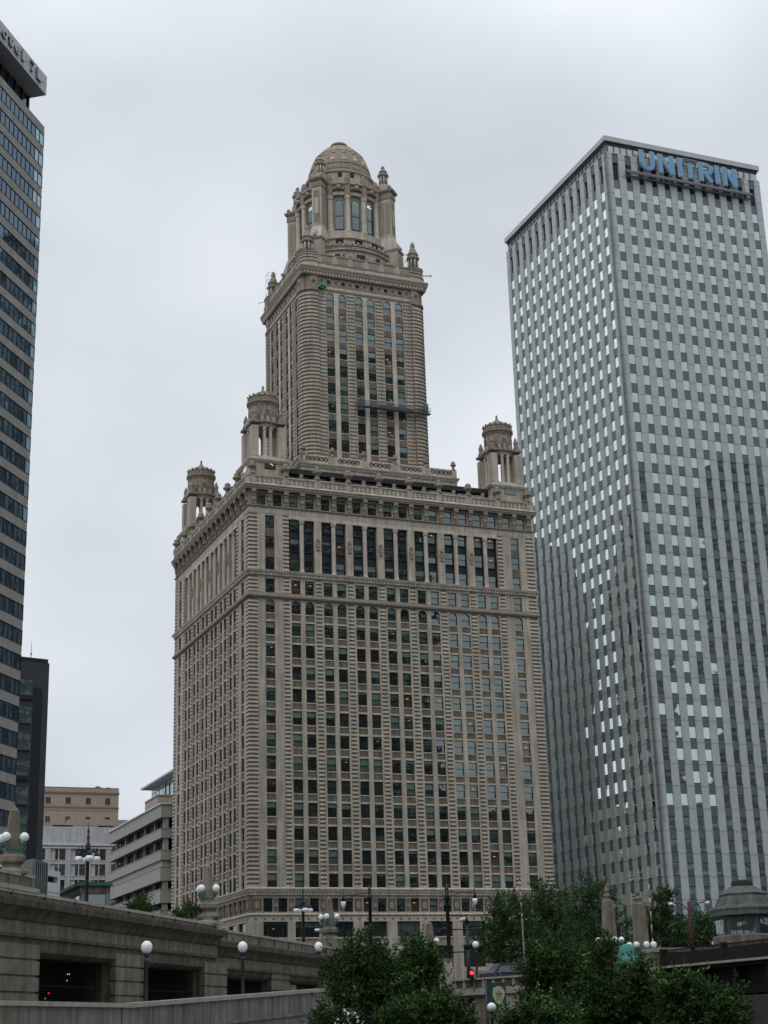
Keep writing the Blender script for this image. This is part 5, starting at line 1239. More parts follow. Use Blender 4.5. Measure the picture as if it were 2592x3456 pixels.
def signal(px, py, D, zb, label):
    P = at(px, py, D); t = thing('traffic_light', label, 'traffic light', (P.x, P.y, zb), 'red traffic lights at the crossing')
    b = MB(); b.box(P.x-.19, P.x+.19, P.y, P.y+.3, P.z-.85, P.z+.3, 'lamp_black'); 
    for k in range(3): b.lathe((P.x, P.y-.02, P.z-.32*k-.14), [(.14, 0), (.14, .02)], 'dark_metal', 8)
    b.build('housing', t); g = MB(); g.sphere((P.x, P.y-.04, P.z), .17, 'red_light', 8); g.build('lens', t)
    p = MB(); p.tube((P.x, P.y+.2, zb), (P.x, P.y+.2, P.z+.4), .09, .08, 'lamp_black'); p.build('post', t)
signal(1420, 3227, 150, 3.4, 'red traffic light glowing among leaves left of the dark pole')
signal(1592, 3284, 146, 3.4, 'red traffic light glowing just above the landing wall balustrade')
signal(1750, 3279, 150, 3.4, 'dim red traffic light beside the yellow signal post at the tree')
for (px, pt, D, lab) in ((1577, 3175, 150, 'thin dark pole with a finial just left of the tall globe lamp'), (1574, 3090, 154, 'slender dark spired lamp post behind the signal arm')):
    P = at(px, pt, D); b = MB(); b.tube((P.x, P.y, 3.4), (P.x, P.y, P.z-.6), .17, .15, 'lamp_black'); b.tube((P.x, P.y, P.z-.7), (P.x, P.y, P.z), .24, .02, 'lamp_black'); tag(b.build('pole', None, (P.x, P.y, 3.4)), lab, 'pole')
P = at(1735, 3272, 149); b = MB(); b.tube((P.x, P.y, 3.4), (P.x, P.y, P.z+.7), .06, .06, 'lamp_black'); b.box(P.x-.16, P.x+.16, P.y-.2, P.y+.1, P.z-.45, P.z+.6, 'yellow_paint'); b.tube((P.x, P.y-.2, P.z+.3), (P.x, P.y-.34, P.z+.3), .12, .14, 'yellow_paint', 8); tag(b.build('signal_post', None, (P.x, P.y, 3.4)), 'yellow pedestrian signal box on a thin post under the street tree', 'signal')

# dark vehicle and a person leaning on the balustrade
P = at(1705, 3285, 149); cvx = Plane((P.x, P.y), 20); car = thing('parked_car', 'dark van on the street behind the leaning person', 'car', (P.x, P.y, 3.4)); zr = 3.4
b = MB()
def cb_(u0, u1, o0, o1, z0, z1, m, tp=0, tq=0): b.hexa([cvx.p(u0, o1, z0), cvx.p(u1, o1, z0), cvx.p(u1, o0, z0), cvx.p(u0, o0, z0), cvx.p(u0+tp, o1-.12, z1), cvx.p(u1-tq, o1-.12, z1), cvx.p(u1-tq, o0+.12, z1), cvx.p(u0+tp, o0+.12, z1)], m)
cb_(-2.2, 2.4, -1, .9, zr+.35, zr+1.15, 'car_paint'); cb_(-1.5, 2.35, -.95, .85, zr+1.15, zr+2.0, 'car_paint', .75, .2); b.build('body', car)
b = MB(); cb_(-1.2, 2.1, .7, .93, zr+1.2, zr+1.8, 'car_glass', .5, .15); b.build('window', car)
for u in (-1.4, 1.5):
    for o in (-.9, .85): b = MB(); c = cvx.p(u, o, zr+.34); b.tube(c-cvx.n*.1, c+cvx.n*.1, .34, .34, 'dark_metal', 14); b.build('wheel', car)
P = at(1680, 3292, 145.6); zg = 3.4
pr = thing('person', 'person in a dark purple jacket leaning forward on the landing wall', 'person', (P.x, P.y, P.z-1.2)); zf = P.z-1.2
sk = bpy.data.meshes.new('body'); V_ = [(0, .30, .92), (0, .22, 1.12), (.0, .08, 1.32), (0, .0, 1.44), (.20, .05, 1.38), (-.20, .05, 1.38), (.30, -.16, 1.2), (-.30, -.16, 1.2), (.10, -.30, 1.17), (-.10, -.30, 1.17), (.11, .30, .88), (-.11, .30, .88), (.12, .26, .48), (-.12, .30, .48), (.12, .34, .06), (-.12, .38, .06), (.12, .2, .03), (-.12, .24, .03)]
E_ = [(0, 1), (1, 2), (2, 3), (2, 4), (2, 5), (4, 6), (5, 7), (6, 8), (7, 9), (0, 10), (0, 11), (10, 12), (11, 13), (12, 14), (13, 15), (14, 16), (15, 17)]
Rd = [.16, .16, .17, .075, .085, .085, .065, .065, .045, .045, .11, .11, .075, .075, .055, .055, .045, .045]
fing = []
for sx, hi in ((1, 8), (-1, 9)):
    hx_, hy_, hz_ = V_[hi]
    for k in range(5):
        i0 = len(V_); dx = -sx*(.035*(k-2)) ; V_ += [(hx_+dx*.6-sx*.03, hy_-.05, hz_), (hx_+dx-sx*.05, hy_-.11+(.03 if k in (0, 4) else 0), hz_-.025)]; E_ += [(hi, i0), (i0, i0+1)]; Rd += [.012, .009]
sk.from_pydata(V_, E_, []); sk.materials.append(MATS['jacket'])
po = bpy.data.objects.new('body', sk); COL.objects.link(po); po.parent = pr; po.rotation_euler.z = R_(-8)
md = po.modifiers.new('Skin', 'SKIN'); sl = sk.skin_vertices[0].data
for i, r in enumerate(Rd): sl[i].radius = (r, r)
sl[0].use_root = True; po.modifiers.new('Sub', 'SUBSURF').levels = 1
b = MB(); c = Vector((P.x, P.y-.06, zf+1.62)); b.sphere(c, .105, 'skin', 10, 1.2); b.sphere(c+Vector((0, -.105, -.01)), .02, 'skin', 5); b.box(c.x-.05, c.x-.02, c.y-.105, c.y-.09, c.z+.02, c.z+.035, 'hair'); b.box(c.x+.02, c.x+.05, c.y-.105, c.y-.09, c.z+.02, c.z+.035, 'hair'); b.box(c.x-.025, c.x+.025, c.y-.105, c.y-.09, c.z-.06, c.z-.05, 'jacket'); b.build('head', pr)
b = MB(); b.lathe(c+Vector((0, .015, 0)), [(.118, -.02), (.124, .06), (.1, .13), (.05, .16), (.01, .165)], 'hair', 12, True); b.build('hair', pr)

# ------------------------------------------------------------------ fluted pylons, copper kiosk, abutment, bridge, bridge house
def pylon(px, py, D, label, zb):
    P = at(px, py, D); t = thing('fluted_pylon', label, 'pylon', (P.x, P.y, zb), 'fluted stone lamp pylons at the bridge end')
    z0 = P.z; b = MB(); c = (P.x, P.y, 0); n = 40
    b.lathe(c, [(.95, zb), (.95, z0-1.75), (.75, z0-1.6), (.72, z0-.9)], 'limestone', 20, False); b.build('base', t)
    b = MB(); vs = []
    prof = [(.62, -.9), (.60, 0), (.47, 2.75), (.47, 2.95), (.40, 3.02)]
    for (r, z) in prof:
        for i in range(n): rr = r*(1 if i % 2 else .94); a = 2*pi*i/n; vs.append((P.x+rr*cos(a), P.y+rr*sin(a), z0+z))
    b.add(vs, [(j*n+i, j*n+(i+1) % n, (j+1)*n+(i+1) % n, (j+1)*n+i) for j in range(4) for i in range(n)]+[tuple(4*n+i for i in range(n))], 'limestone'); b.build('shaft', t)
    b = MB(); b.lathe((P.x, P.y, z0), [(.34, 3.0), (.34, 3.1), (.22, 3.16), (.24, 3.24), (.31, 3.32), (.29, 3.44), (.16, 3.54), (.13, 3.6), (.2, 3.7), (.19, 3.86), (.1, 4.02), (.01, 4.08)], 'limestone', 14, True); b.build('finial', t)
    b = MB(); b.lathe((P.x, P.y, z0), [(.66, -1.15), (.92, -.85), (.95, -.6), (.62, -.5)], 'copper_dark', 24, False)
    for k in range(8): a = k*pi/4+.25; b.tube((P.x+.8*cos(a), P.y+.8*sin(a), z0-.75), (P.x+.95*cos(a), P.y+.95*sin(a), z0-.2), .07, .08, 'copper_dark')
    b.build('lamp_ring', t)
    for k in range(8): a = k*pi/4+.25; g = MB(); g.sphere((P.x+.95*cos(a), P.y+.95*sin(a), z0), .235, 'globe', 12); g.build('globe', t)
pylon(2059, 3174, 127, 'fluted stone lamp pylon with pine cone finial, the left and slightly higher of the pair', 3.4)
pylon(2165, 3190, 122, 'fluted stone lamp pylon with pine cone finial standing next to the bridge railing', 3.4)
P = at(2119, 3240, 112); t = thing('kiosk', 'small round kiosk with a turquoise copper dome between the fluted pylons', 'kiosk', (P.x, P.y, -1.7)); z0 = P.z
b = MB(); b.lathe((P.x, P.y, z0), [(.62, -2), (.62, -.25)], 'slate_dark', 16, False); b.lathe((P.x, P.y, 0), [(.9, -1.7), (.9, z0-1.6)], 'limestone', 16, False); b.build('body', t)
b = MB(); b.lathe((P.x, P.y, z0), [(.8, -.34), (.82, -.2), (.78, .05), (.7, .12), (.62, .4), (.56, .7), (.42, .93), (.2, 1.05), (.02, 1.08)], 'copper', 24, True)
for k in range(20): a = k*2*pi/20; b.tube((P.x+.82*cos(a), P.y+.82*sin(a), z0-.3), (P.x+.78*cos(a), P.y+.78*sin(a), z0+.08), .03, .03, 'copper', 5)
b.build('dome', t)
# riverside abutment block and bridge
AL, AR_ = at(2085, 3250, 121), at(2229, 3250, 120)
br = Plane((AR_.x, AR_.y), math.degrees(atan2((at(2592, 3213, 108).y-AR_.y), (at(2592, 3213, 108).x-AR_.x))))
t = thing('bridge_abutment', 'square stone abutment at the end of the red bridge below the right fluted pylon', 'abutment', (AR_.x, AR_.y, -1.7))
b = MB(); b.fbox(br, -3.4, 0, -6, .4, -2.5, 4.75, 'limestone'); b.fbox(br, -3.5, .08, -6, .5, 4.75, 5.05, 'limestone_light'); b.fbox(br, -3.5, .05, -6, .48, 3.55, 3.7, 'limestone_light'); b.build('block', t)
bg_ = thing('bridge', 'dark red steel bridge crossing the river at the right edge', 'bridge', br.p(0, 0, 3.0)); BLn = 75
def top_z(u): return 4.82
b = MB(); b.fbox(br, .05, BLn, -.3, .0, 3.72, 4.6, 'bridge_red'); b.fbox(br, .05, BLn, -.4, .12, 3.6, 3.75, 'limestone_light'); b.fbox(br, .05, BLn, -22, -.3, 3.35, 3.62, 'bridge_red'); b.fbox(br, .05, BLn, -21.5, -21.2, 2.2, 4.6, 'bridge_red')
for i in range(10): b.fbox(br, 1+i*4, 1.3+i*4, -22, -.4, 2.4, 3.35, 'bridge_red')
for o in (-1.2, -6, -11, -16): b.fbox(br, .05, BLn, o-.25, o, 1.6, 3.4, 'bridge_red')
b.build('girder', bg_)
b = MB(); b.fbox(br, .05, BLn, -.22, -.08, 4.78, 4.86, 'bridge_red')
for i in range(int(BLn/.24)): b.fbox(br, .1+i*.24, .15+i*.24, -.18, -.12, 4.6, 4.78, 'bridge_red')
for i in range(8): b.fbox(br, .1+i*8.2, .5+i*8.2, -.35, .05, 3.72, 4.95, 'bridge_red')
b.build('railing', bg_)
t = thing('dock_wall', 'stone dock wall under the red bridge, its shadow put into the dark colour', 'wall', br.p(20, -24, -3)); b = MB(); b.fbox(br, -4, 120, -27, -24, -3, 3.3, 'dock_shade_stone'); b.build('wall', t)
P = at(2527, 3224, 124); t = thing('bridge_house', 'stone bridge tender house with a bell shaped weathered copper roof', 'bridge house', (P.x, P.y, 3.4))
sc_ = 124/135; HZ = lambda py: at(2527, py, 124).z; Rh = lambda w: w*124/F_PX; a0 = R_(-78)
def hexr(b, prof, m, n=6): b.lathe((P.x, P.y, 0), prof, m, n, False, a0=a0, a1=a0+2*pi)
b = MB(); hexr(b, [(Rh(108), 3.4), (Rh(108), HZ(3160)), (Rh(100), HZ(3156))], 'limestone'); b.build('base', t)
b = MB(); hexr(b, [(Rh(95), HZ(3160)), (Rh(95), HZ(3088))], 'slate_panel'); b.build('wall', t)
for k in range(6):
    aa, ac = a0+k*pi/3, a0+(k+1)*pi/3; r = Rh(95)+.01
    p0 = Vector((P.x+r*cos(aa), P.y+r*sin(aa), 0)); p1 = Vector((P.x+r*cos(ac), P.y+r*sin(ac), 0)); n_ = Vector((cos((aa+ac)/2), sin((aa+ac)/2), 0)); d = p1-p0
    for j in range(4):
        f0, f1 = .09+.21*j, .09+.21*j+.185; w = MB(); q = [p0+d*f0, p0+d*f1]
        z0_, z1_ = HZ(3155), HZ(3103)
        w.hexa([q[0]+n_*.05+Vector((0, 0, z0_)), q[1]+n_*.05+Vector((0, 0, z0_)), q[1]-n_*.05+Vector((0, 0, z0_)), q[0]-n_*.05+Vector((0, 0, z0_)), q[0]+n_*.05+Vector((0, 0, z1_)), q[1]+n_*.05+Vector((0, 0, z1_)), q[1]-n_*.05+Vector((0, 0, z1_)), q[0]-n_*.05+Vector((0, 0, z1_))], 'pane_dim')
        w.build('window', t)
b = MB(); hexr(b, [(Rh(95), HZ(3095)), (Rh(112), HZ(3090)), (Rh(110), HZ(3076)), (Rh(112), HZ(3068)), (Rh(106), HZ(3060)), (Rh(93), HZ(3056)), (Rh(84), HZ(3035)), (Rh(74), HZ(3019))], 'copper_grey'); hexr(b, [(Rh(78), HZ(3020)), (Rh(78), HZ(3016)), (Rh(58), HZ(3004)), (Rh(40), HZ(2991))], 'copper_grey'); b.build('roof', t)
b = MB(); hexr(b, [(Rh(32), HZ(2992)), (Rh(34), HZ(2988)), (Rh(33), HZ(2973)), (Rh(30), HZ(2970)), (.05, HZ(2967))], 'slate_dark'); b.build('roof_cap', t)
P = at(2325, 3048, 119); t = thing('twin_street_light', 'rust brown pole with two curved lamp arms on the bridge', 'street light', (P.x, P.y, 3.62)); b = MB(); b.tube((P.x, P.y, 3.62), (P.x, P.y, P.z+.1), .2, .13, 'rust_pole', 8)
for s_ in (-1, 1):
    pts = [(0, -.7), (.35, -.15), (.8, .02), (1.2, .05)]
    for (a, c) in zip(pts[:-1], pts[1:]): b.tube((P.x+s_*a[0], P.y, P.z+a[1]), (P.x+s_*c[0], P.y, P.z+c[1]), .035, .035, 'rust_pole', 6)
b.build('pole', t)
for s_ in (-1, 1): g = MB(); g.sphere((P.x+s_*1.32, P.y, P.z-.02), .2, 'globe', 8, .6); g.box(P.x+s_*1.32-.25, P.x+s_*1.32+.25, P.y-.12, P.y+.12, P.z+.02, P.z+.14, 'scaffold'); g.build('lamp_head', t)
def barrier(px0, py0, px1, py1, D, n, label, cols=('white_paint', 'red_paint')):
    A_, B_ = at(px1, py1, D), at(px0, py0, D); t = thing('barrier_arm', label, 'barrier', A_); b = MB()
    for i in range(n): b.tube(A_.lerp(B_, i/n), A_.lerp(B_, (i+1)/n), .04, .035, cols[i % 2], 6)
    b.box(A_.x-.07, A_.x+.07, A_.y-.07, A_.y+.07, 3.4, A_.z, 'scaffold') if A_.z > 3.5 else None
    b.build('arm', t)
barrier(2190, 2985, 2206, 3235, 124, 11, 'raised red and white barrier arm beside the right fluted pylon')
barrier(1752, 2955, 1762, 3100, 152, 8, 'raised red and white barrier arm rising above the street tree at the beige tower')
barrier(2404, 3178, 2408, 3250, 119, 2, 'short plain white barrier post at the bridge railing', ('white_paint', 'white_paint'))
# riverwalk sign
P = at(1905, 3204, 133); Rs = Plane((P.x, P.y), 4); t = thing('arch_sign', 'dark arched sign with orange lettering reading Chicago Riverwalk over the trees', 'sign', (P.x, P.y, 2.0)); b = MB()
n = 14; pts = []
for i in range(n+1): u = -1.6+4.6*i/n; pts.append((u, P.z-.42-.05*(u**2)*.5, P.z+.42-.06*u**2))
for (a, c) in zip(pts[:-1], pts[1:]): b.hexa([Rs.p(a[0], .06, a[1]), Rs.p(c[0], .06, c[1]), Rs.p(c[0], -.06, c[1]), Rs.p(a[0], -.06, a[1]), Rs.p(a[0], .06, a[2]), Rs.p(c[0], .06, c[2]), Rs.p(c[0], -.06, c[2]), Rs.p(a[0], -.06, a[2])], 'lamp_black')
for u in (-1.5, 2.9): b.tube(Rs.p(u, 0, 2.0), Rs.p(u, 0, P.z), .08, .08, 'lamp_black')
b.build('panel', t)
for word, z, h in (('CHICAGO', P.z+.03, .27), ('RIVERWALK', P.z-.30, .25)):
    wd = 1.0 if word == 'CHICAGO' else 1.15; st = wd/len(word)
    lb = MB()
    for i, ch in enumerate(word):
        g = glyph(ch, .02, 'orange_letters', .015); u0 = -.55+i*st-.04*(word != 'CHICAGO')
        for v in range(len(g.v)): q = g.v[v]; g.v[v] = Rs.p(u0+q.x*st*(.35 if ch == 'I' else .78), .08-q.y, z+q.z*h)
        lb.merge(g, Matrix.Identity(4))
    lb.build('lettering', t)
# corrugated metal booth next to the first obelisk
P0 = at(272, 3000, 89); P1 = at(406/2.552, 3000, 86); d = P1-P0; Cb = Plane((at(108, 3000, 90).x, at(108, 3000, 90).y), 40)
t = thing('metal_booth', 'grey corrugated metal booth right beside the left obelisk lamp', 'booth', Cb.p(0, 0, TERR)); b = MB()
zt1, zt2 = at(108, 2898, 90).z, at(158, 2912, 90).z
n = 14; Lb = Cb.hit(158, 2950)[0]
for i in range(n):
    u0, u1 = Lb*i/n, Lb*(i+1)/n; o = .14 if i % 2 else 0
    b.fbox(Cb, u0, u1, -1.2, o, TERR, zt1+(zt2-zt1)*i/n, 'corrugated')
b.fbox(Cb, -.03, Lb+.04, -1.25, .09, zt2-.06, zt2+.02, 'corrugated') if False else None
b.build('panel', t)

# ================================================================== trees and shrubs
def leaf_mb(blobs, n, size, mats, r, elong=2.2, up_bias=.35, clump=26):
    """leaf sprays: clumps of small leaf faces spread through the blobs (centre, (rx, ry, rz), weight)"""
    b = MB(); tot = sum(q[2] for q in blobs)
    vs = {m: [] for m in mats}; fs = {m: [] for m in mats}
    for (c, rad, wgt) in blobs:
        k = max(3, int(n*wgt/tot/clump))
        for _ in range(k):
            while True:
                d = Vector((r.uniform(-1, 1), r.uniform(-1, 1), r.uniform(-1, 1)))
                if .25 < d.length < 1: break
            d = d.normalized()*(d.length**.5)*r.uniform(.8, 1.12)
            cc = Vector((c[0]+d.x*rad[0], c[1]+d.y*rad[1], c[2]+d.z*rad[2]))
            out = Vector((d.x, d.y, d.z+up_bias)).normalized()
            tw = (out+Vector((r.gauss(0, .45), r.gauss(0, .45), r.gauss(0, .35)))).normalized()
            m = mats[min(len(mats)-1, int(abs(r.gauss(.0, .62)+max(0, d.z)*.55)*len(mats)*.62))]  # upper clumps favour paler leaves, top light put into the colour
            ln = size*r.choice((2.5, 3.5, 4.5, 6, 8.5))
            for j in range(clump):
                t = j/clump; p = cc+tw*ln*(t-.35)+Vector((r.gauss(0, 1), r.gauss(0, 1), r.gauss(0, 1)))*size*.62*(1.15-t)
                a = (tw*.8+Vector((r.gauss(0, 1), r.gauss(0, 1), r.gauss(0, .8)))*.7).normalized(); s_ = a.cross(Vector((r.gauss(0, 1), r.gauss(0, 1), r.gauss(0, 1)))).normalized()
                l_, w_ = size*r.uniform(.7, 1.25), size*r.uniform(.7, 1.25)/elong
                q = vs[m]; i = len(q); q += [p-a*l_*.5, p+s_*w_*.5, p+a*l_*.5, p-s_*w_*.5]; fs[m].append((i, i+1, i+2, i+3))
    for m in mats:
        if vs[m]: b.add(vs[m], fs[m], m)
    return b
def limbs(b, base, blobs, r0, r, m='bark'):
    top = Vector((sum(q[0][0] for q in blobs)/len(blobs), sum(q[0][1] for q in blobs)/len(blobs), min(q[0][2]-q[1][2]*.4 for q in blobs)))
    top.z = max(top.z, base.z+.8)
    b.tube(base, base.lerp(top, .5)+Vector((r.gauss(0, .1), 0, 0)), r0, r0*.8, m, 8); b.tube(base.lerp(top, .5), top, r0*.8, r0*.6, m, 8)
    for (c, rad, w) in blobs:
        c = Vector(c); mid = top.lerp(c, .55)+Vector((r.gauss(0, .15), r.gauss(0, .15), .15)); b.tube(top-Vector((0, 0, .2)), mid, r0*.5, r0*.3, m, 6); b.tube(mid, c+Vector((0, 0, rad[2]*.4)), r0*.3, r0*.08, m, 5)
        for _ in range(3): e = c+Vector((r.uniform(-.8, .8)*rad[0], r.uniform(-.8, .8)*rad[1], r.uniform(-.3, .9)*rad[2])); b.tube(mid, e, r0*.16, r0*.05, m, 4)
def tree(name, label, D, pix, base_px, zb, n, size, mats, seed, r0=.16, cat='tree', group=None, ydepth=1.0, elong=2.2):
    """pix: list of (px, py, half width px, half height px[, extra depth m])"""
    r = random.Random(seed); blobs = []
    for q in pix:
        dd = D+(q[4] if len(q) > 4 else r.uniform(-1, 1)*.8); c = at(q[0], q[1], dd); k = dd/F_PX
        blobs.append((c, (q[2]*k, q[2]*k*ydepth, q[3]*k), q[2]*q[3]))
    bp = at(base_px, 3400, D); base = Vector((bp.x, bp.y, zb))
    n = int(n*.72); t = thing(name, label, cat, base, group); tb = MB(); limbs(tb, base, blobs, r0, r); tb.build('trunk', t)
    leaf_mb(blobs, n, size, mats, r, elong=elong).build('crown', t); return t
DK = ['leaf_dark', 'leaf_mid', 'leaf_mid', 'leaf_light']; MD = ['leaf_dark', 'leaf_mid', 'leaf_mid', 'leaf_light']; BLU = ['leaf_dark', 'leaf_blue', 'leaf_mid']
G1 = 'dark riverwalk trees along the bottom edge'
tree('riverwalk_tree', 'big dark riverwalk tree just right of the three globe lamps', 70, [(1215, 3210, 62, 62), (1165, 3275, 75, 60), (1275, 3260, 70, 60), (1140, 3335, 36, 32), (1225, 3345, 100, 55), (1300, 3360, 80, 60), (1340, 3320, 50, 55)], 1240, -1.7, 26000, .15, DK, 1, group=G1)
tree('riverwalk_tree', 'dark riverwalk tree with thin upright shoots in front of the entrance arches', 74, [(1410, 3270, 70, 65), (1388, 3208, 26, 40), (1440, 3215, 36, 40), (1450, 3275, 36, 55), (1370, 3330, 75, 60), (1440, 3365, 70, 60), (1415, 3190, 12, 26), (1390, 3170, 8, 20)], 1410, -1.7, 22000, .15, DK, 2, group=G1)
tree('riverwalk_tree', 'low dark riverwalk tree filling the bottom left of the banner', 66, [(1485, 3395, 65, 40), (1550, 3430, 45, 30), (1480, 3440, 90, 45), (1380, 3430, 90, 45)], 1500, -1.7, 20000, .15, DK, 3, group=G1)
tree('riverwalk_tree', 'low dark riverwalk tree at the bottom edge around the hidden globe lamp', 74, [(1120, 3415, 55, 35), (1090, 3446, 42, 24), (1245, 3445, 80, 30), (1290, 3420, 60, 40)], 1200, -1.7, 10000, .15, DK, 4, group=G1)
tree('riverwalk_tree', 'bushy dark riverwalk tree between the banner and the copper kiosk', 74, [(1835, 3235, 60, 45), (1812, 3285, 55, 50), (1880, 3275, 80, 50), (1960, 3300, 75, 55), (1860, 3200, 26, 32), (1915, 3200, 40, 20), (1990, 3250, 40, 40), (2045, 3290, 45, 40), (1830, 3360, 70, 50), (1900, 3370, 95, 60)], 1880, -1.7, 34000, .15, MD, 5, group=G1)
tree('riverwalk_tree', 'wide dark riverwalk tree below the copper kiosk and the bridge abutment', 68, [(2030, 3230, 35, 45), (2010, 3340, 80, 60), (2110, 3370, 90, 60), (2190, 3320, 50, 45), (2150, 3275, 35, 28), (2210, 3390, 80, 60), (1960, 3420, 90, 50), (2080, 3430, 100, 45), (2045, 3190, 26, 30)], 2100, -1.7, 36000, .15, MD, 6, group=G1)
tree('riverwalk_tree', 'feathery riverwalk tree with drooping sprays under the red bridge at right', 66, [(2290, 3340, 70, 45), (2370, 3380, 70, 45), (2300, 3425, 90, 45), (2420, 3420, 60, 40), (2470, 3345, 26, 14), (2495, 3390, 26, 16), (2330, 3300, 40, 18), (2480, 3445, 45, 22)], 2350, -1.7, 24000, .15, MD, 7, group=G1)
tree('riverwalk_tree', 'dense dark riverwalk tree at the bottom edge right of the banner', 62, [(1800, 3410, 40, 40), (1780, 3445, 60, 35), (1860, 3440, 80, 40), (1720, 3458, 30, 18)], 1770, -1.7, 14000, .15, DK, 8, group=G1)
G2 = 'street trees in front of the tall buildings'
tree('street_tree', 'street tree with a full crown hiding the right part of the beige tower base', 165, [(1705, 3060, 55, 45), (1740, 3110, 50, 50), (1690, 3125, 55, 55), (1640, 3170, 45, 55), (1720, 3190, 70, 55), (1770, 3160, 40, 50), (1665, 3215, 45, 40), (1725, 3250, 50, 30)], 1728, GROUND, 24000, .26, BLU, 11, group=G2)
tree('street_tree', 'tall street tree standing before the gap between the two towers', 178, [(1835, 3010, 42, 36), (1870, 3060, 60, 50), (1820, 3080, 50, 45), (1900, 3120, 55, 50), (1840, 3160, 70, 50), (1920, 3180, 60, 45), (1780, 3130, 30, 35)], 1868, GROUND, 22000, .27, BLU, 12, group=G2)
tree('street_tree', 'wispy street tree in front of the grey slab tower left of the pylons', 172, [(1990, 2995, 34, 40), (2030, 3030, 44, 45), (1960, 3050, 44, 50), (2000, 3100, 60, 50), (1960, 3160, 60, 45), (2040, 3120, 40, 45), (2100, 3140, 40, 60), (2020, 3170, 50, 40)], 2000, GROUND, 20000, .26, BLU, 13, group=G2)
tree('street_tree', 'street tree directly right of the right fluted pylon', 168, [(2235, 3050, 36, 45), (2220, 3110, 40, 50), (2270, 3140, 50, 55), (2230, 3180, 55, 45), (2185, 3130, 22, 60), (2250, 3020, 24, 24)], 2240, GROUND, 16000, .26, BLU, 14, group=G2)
tree('street_tree', 'street tree behind the rust brown twin lamp pole', 172, [(2330, 3125, 44, 40), (2360, 3170, 60, 45), (2310, 3190, 60, 40), (2390, 3150, 40, 50), (2420, 3190, 40, 40), (2375, 3100, 20, 26), (2430, 3130, 18, 40)], 2350, GROUND, 16000, .26, BLU, 15, group=G2)
G3 = 'shrubs on the upper drive'
tree('shrub', 'rounded dark shrub behind the viaduct parapet in front of the garage', 105, [(470, 3055, 32, 18), (475, 3035, 20, 16), (500, 3065, 20, 12), (450, 3062, 18, 12)], 474, TERR, 5000, .13, DK, 21, r0=.05, cat='shrub', group=G3)
tree('shrub', 'brighter green shrub behind the viaduct parapet at the beige tower corner', 112, [(630, 3083, 36, 18), (655, 3070, 22, 16), (605, 3085, 20, 14), (640, 3060, 14, 12)], 634, TERR, 5500, .13, MD, 22, r0=.05, cat='shrub', group=G3)

# white canopy behind the hidden globe lamp
P = at(1180, 3440, 84); t = thing('canopy', 'white canopy glimpsed through the leaves at the bottom edge', 'canopy', (P.x, P.y, -1.7)); b = MB(); z = P.z
b.add([(P.x-1.6, P.y-1.3, z-.5), (P.x+1.2, P.y-1.3, z-.5), (P.x+1.2, P.y+1.3, z-.5), (P.x-1.6, P.y+1.3, z-.5), (P.x-.2, P.y, z+.75)], [(0, 1, 4), (1, 2, 4), (2, 3, 4), (3, 0, 4)], 'canvas'); b.build('cover', t)
b = MB(); [b.tube((P.x+x, P.y+y, -1.7), (P.x+x, P.y+y, z-.5), .03, .03, 'scaffold', 6) for x in (-1.5, 1.1) for y in (-1.2, 1.2)]; b.build('frame', t)

# ================================================================== works on the domed tower
def jt(b, a, c, r, m, n=5): b.tube(J(*a), J(*c), r, r, m, n)
st = thing('swing_stage', 'green grey suspended work platform hanging across the upper windows of the beige tower', 'work platform', UF.p(9.6, .9, 107.4))
b = MB(); L0, L1 = 9.7, 24.2
for o in (.35, 1.15):
    for z in (107.0, 107.5, 108.1):
        P0, P1 = UF.p(L0, o, z), UF.p(L1, o, z); b.tube(P0, P1, .05, .05, 'steel_green', 5)
    for i in range(17):
        u = L0+(L1-L0)*i/16; b.tube(UF.p(u, o, 107), UF.p(u, o, 108.1), .035, .035, 'steel_green', 4)
        if i < 16: b.tube(UF.p(u, o, 107.0), UF.p(u+(L1-L0)/16, o, 107.5), .03, .03, 'steel_green', 4)
UF.box(b, L0, L1, .35, 1.15, 106.9, 107.0, 'steel_green'); UF.box(b, L0+4.6, L1-3.2, .36, .40, 107.1, 107.9, 'slate_panel'); b.build('deck', st)
b = MB()
for u in (L0+1.2, L1-.8): UF.box(b, u-.35, u+.35, .4, 1.1, 107.0, 108.9, 'steel_green')
b.build('hoist', st)
b = MB()
for u in (L0+1.2, L1-.8): b.tube(UF.p(u, .7, 108.5), UF.p(u, .7, 137), .012, .012, 'dark_metal', 4)
b.build('cable', st)
b = MB(); P = UF.p(L0+1.0, .75, 107.05)
sc1 = thing('scaffold', 'thin scaffold frame on the right setback under the drum of the beige tower', 'scaffold', J(36, 14, 135)); b = MB()
for x in (33.4, 35.2, 37.0):
    for y in (11.6, 13.4): jt(b, (x, y, 135), (x, y, 141.2-(x-33.4)*.5), .035, 'scaffold')
for z in (137, 138.8, 140.2):
    for y in (11.6, 13.4): jt(b, (33.4, y, z), (37, y, z-.3), .03, 'scaffold')
    for x in (33.4, 35.2, 37.0): jt(b, (x, 11.6, z), (x, 13.4, z), .03, 'scaffold')
jt(b, (33.4, 11.6, 137), (35.2, 11.6, 138.8), .025, 'scaffold'); jt(b, (35.2, 11.6, 138.8), (37, 11.6, 137), .025, 'scaffold'); b.build('frame', sc1)
b = MB(); [b.tube(J(34+i*.5, 12+.2*i, 135), J(34.4+i*.4, 12.3, 137.6-.2*i), .4, .3, 'louvre', 6) for i in range(5)]; b.build('tarpaulin', sc1)
sc2 = thing('scaffold', 'thin scaffold tower on the left edge of the upper tower roof of the beige tower', 'scaffold', J(15, 33.5, 135)); b = MB()
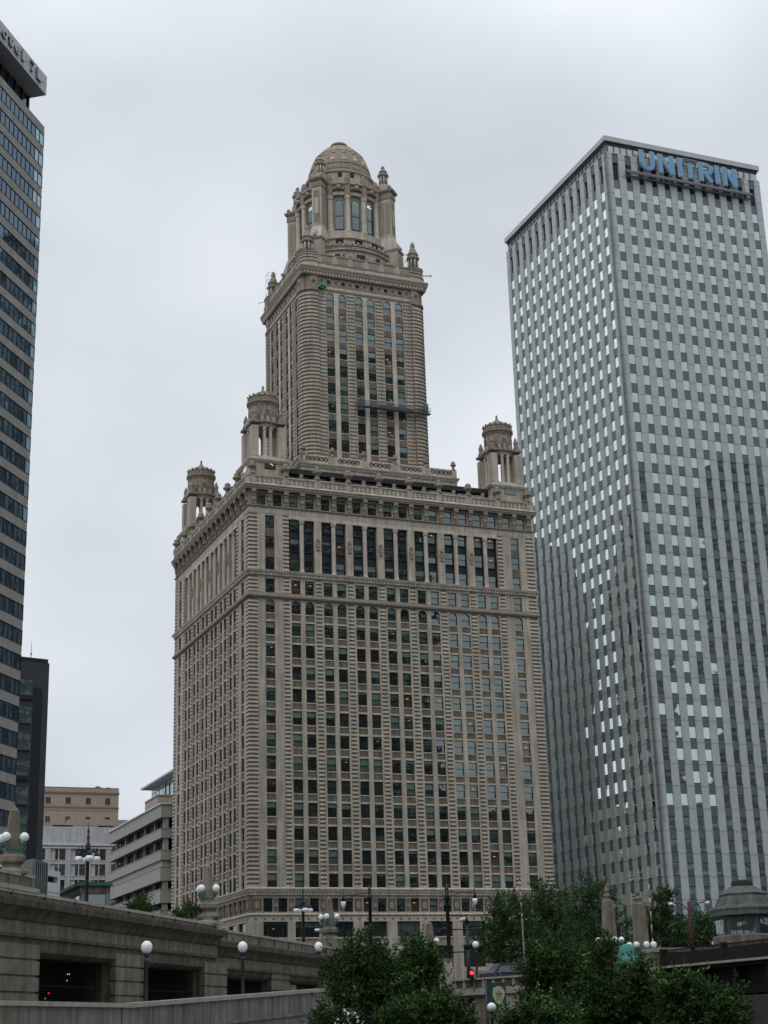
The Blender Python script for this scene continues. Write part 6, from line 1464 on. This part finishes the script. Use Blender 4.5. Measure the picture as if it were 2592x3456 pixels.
for x, y in ((14.0, 31.6), (15.6, 31.6), (14.0, 33.0), (15.6, 33.0)): jt(b, (x, y, 135), (x, y, 142.6), .03, 'scaffold')
for z in (136.5, 138, 139.5, 141, 142.5): jt(b, (14, 31.6, z), (15.6, 31.6, z), .03, 'scaffold'); jt(b, (14, 33, z), (15.6, 33, z), .03, 'scaffold'); jt(b, (14, 31.6, z), (14, 33, z), .03, 'scaffold')
jt(b, (14, 31.6, 136.5), (15.6, 31.6, 138), .025, 'scaffold'); jt(b, (12.5, 33.5, 136.4), (18, 29, 136.8), .06, 'scaffold'); b.build('frame', sc2)
b = MB(); P = UF.p(3.2, .15, 130.0); r = random.Random(9)
for i in range(26):
    c = UF.p(2.95+r.uniform(0, 1.3), .0+r.uniform(0, .2), 129.75+r.uniform(0, .45)); d1 = Vector((r.gauss(0, .2), r.gauss(0, .2), r.gauss(0, .1))); d2 = Vector((r.gauss(0, .18), r.gauss(0, .18), r.gauss(0, .14))); b.quad(c-d1-d2, c+d1-d2, c+d1+d2, c-d1+d2, 'net_green')
tag(b.build('safety_net', None, P), 'bright green scrap of safety netting caught under the upper cornice', 'netting')
b = MB(); jt(b, (38.2, 11.5, 136.0), (39.9, 11.0, 136.0), .1, 'scaffold', 6); b.tube(J(39.8, 11.0, 135.7), J(39.8, 11.0, 136.3), .08, .08, 'scaffold', 6)
tag(b.build('outrigger_beam', None, J(38.2, 11.5, 136)), 'steel outrigger beam poking out from the right corner of the upper tower', 'beam')

# ================================================================== the north bank behind the viewer (out of view: mirrored in the glass, the last block only shades)
def northern(label, A, Bp, depth, h, m, gm, fl=3.9, zb=-1.5):
    A = Vector((*A, 0)); Bp = Vector((*Bp, 0)); d = Bp-A; ln = d.length; pl_ = Plane((A.x, A.y), math.degrees(atan2(d.y, d.x)))
    t = thing('office_block', label, 'building', A+Vector((0, 0, zb))); b = MB()
    pl_.n = -pl_.n                                        # faces the south bank
    b.hexa([pl_.p(0, 0, zb), pl_.p(ln, 0, zb), pl_.p(ln, -depth, zb), pl_.p(0, -depth, zb), pl_.p(0, 0, h), pl_.p(ln, 0, h), pl_.p(ln, -depth, h), pl_.p(0, -depth, h)], m)
    k = 0; z = zb+8
    while z < h-3: b.fbox(pl_, 0, ln, 0, .12, z, z+1.4, gm); z += fl
    u = 0
    while u < ln: b.fbox(pl_, u, u+.5, 0, .3, zb, h, m); u += 6
    b.build('wall', t); return t

northern('dark slab office block on the north bank mirrored in the beige tower windows', (120, 62), (176, 100), 40, 225, 'slate_dark', 'pane_dim')
northern('low grey office block on the north bank mirrored in the lower windows', (180, 103), (320, 200), 30, 64, 'slate_panel', 'pane_dim')
northern('green glass office block hidden behind the beige tower, mirrored in the grey slab', (-12, 355), (-47, 358), 30, 118, 'copper_grey', 'slate_panel')
for (x, y, lab) in ((230, 121.5, 'round balconied tower on the north bank, the one nearer the dark slab'), (265, 155.5, 'round balconied tower on the north bank, farther from the dark slab')):
    t = thing('round_tower', lab, 'tower', (x, y, -1.5)); b = MB(); b.lathe((x, y, 0), [(14.5, -1.5), (14.5, 178), (5, 178), (5, 183)], 'void', 32, False); b.build('core', t)
    b = MB()
    for k in range(56):
        z = 8+k*3.02; vs = []; n = 64
        for zz in (z, z+1.0):
            for i in range(n): a = 2*pi*i/n; rr = 15.2+1.5*abs(sin(a*8)); vs.append((x+rr*cos(a), y+rr*sin(a), zz))
        b.add(vs, [(i, (i+1) % n, n+(i+1) % n, n+i) for i in range(n)]+[tuple(range(n))[::-1]], 'grey_panel')
    b.build('balcony_rings', t)

northern('unseen stone office block added on the north bank to shade the lower fronts', (-190, -165), (70, -60), 40, 105, 'limestone', 'pane_dim')  # added out of view to cut low sky light on the lower storeys
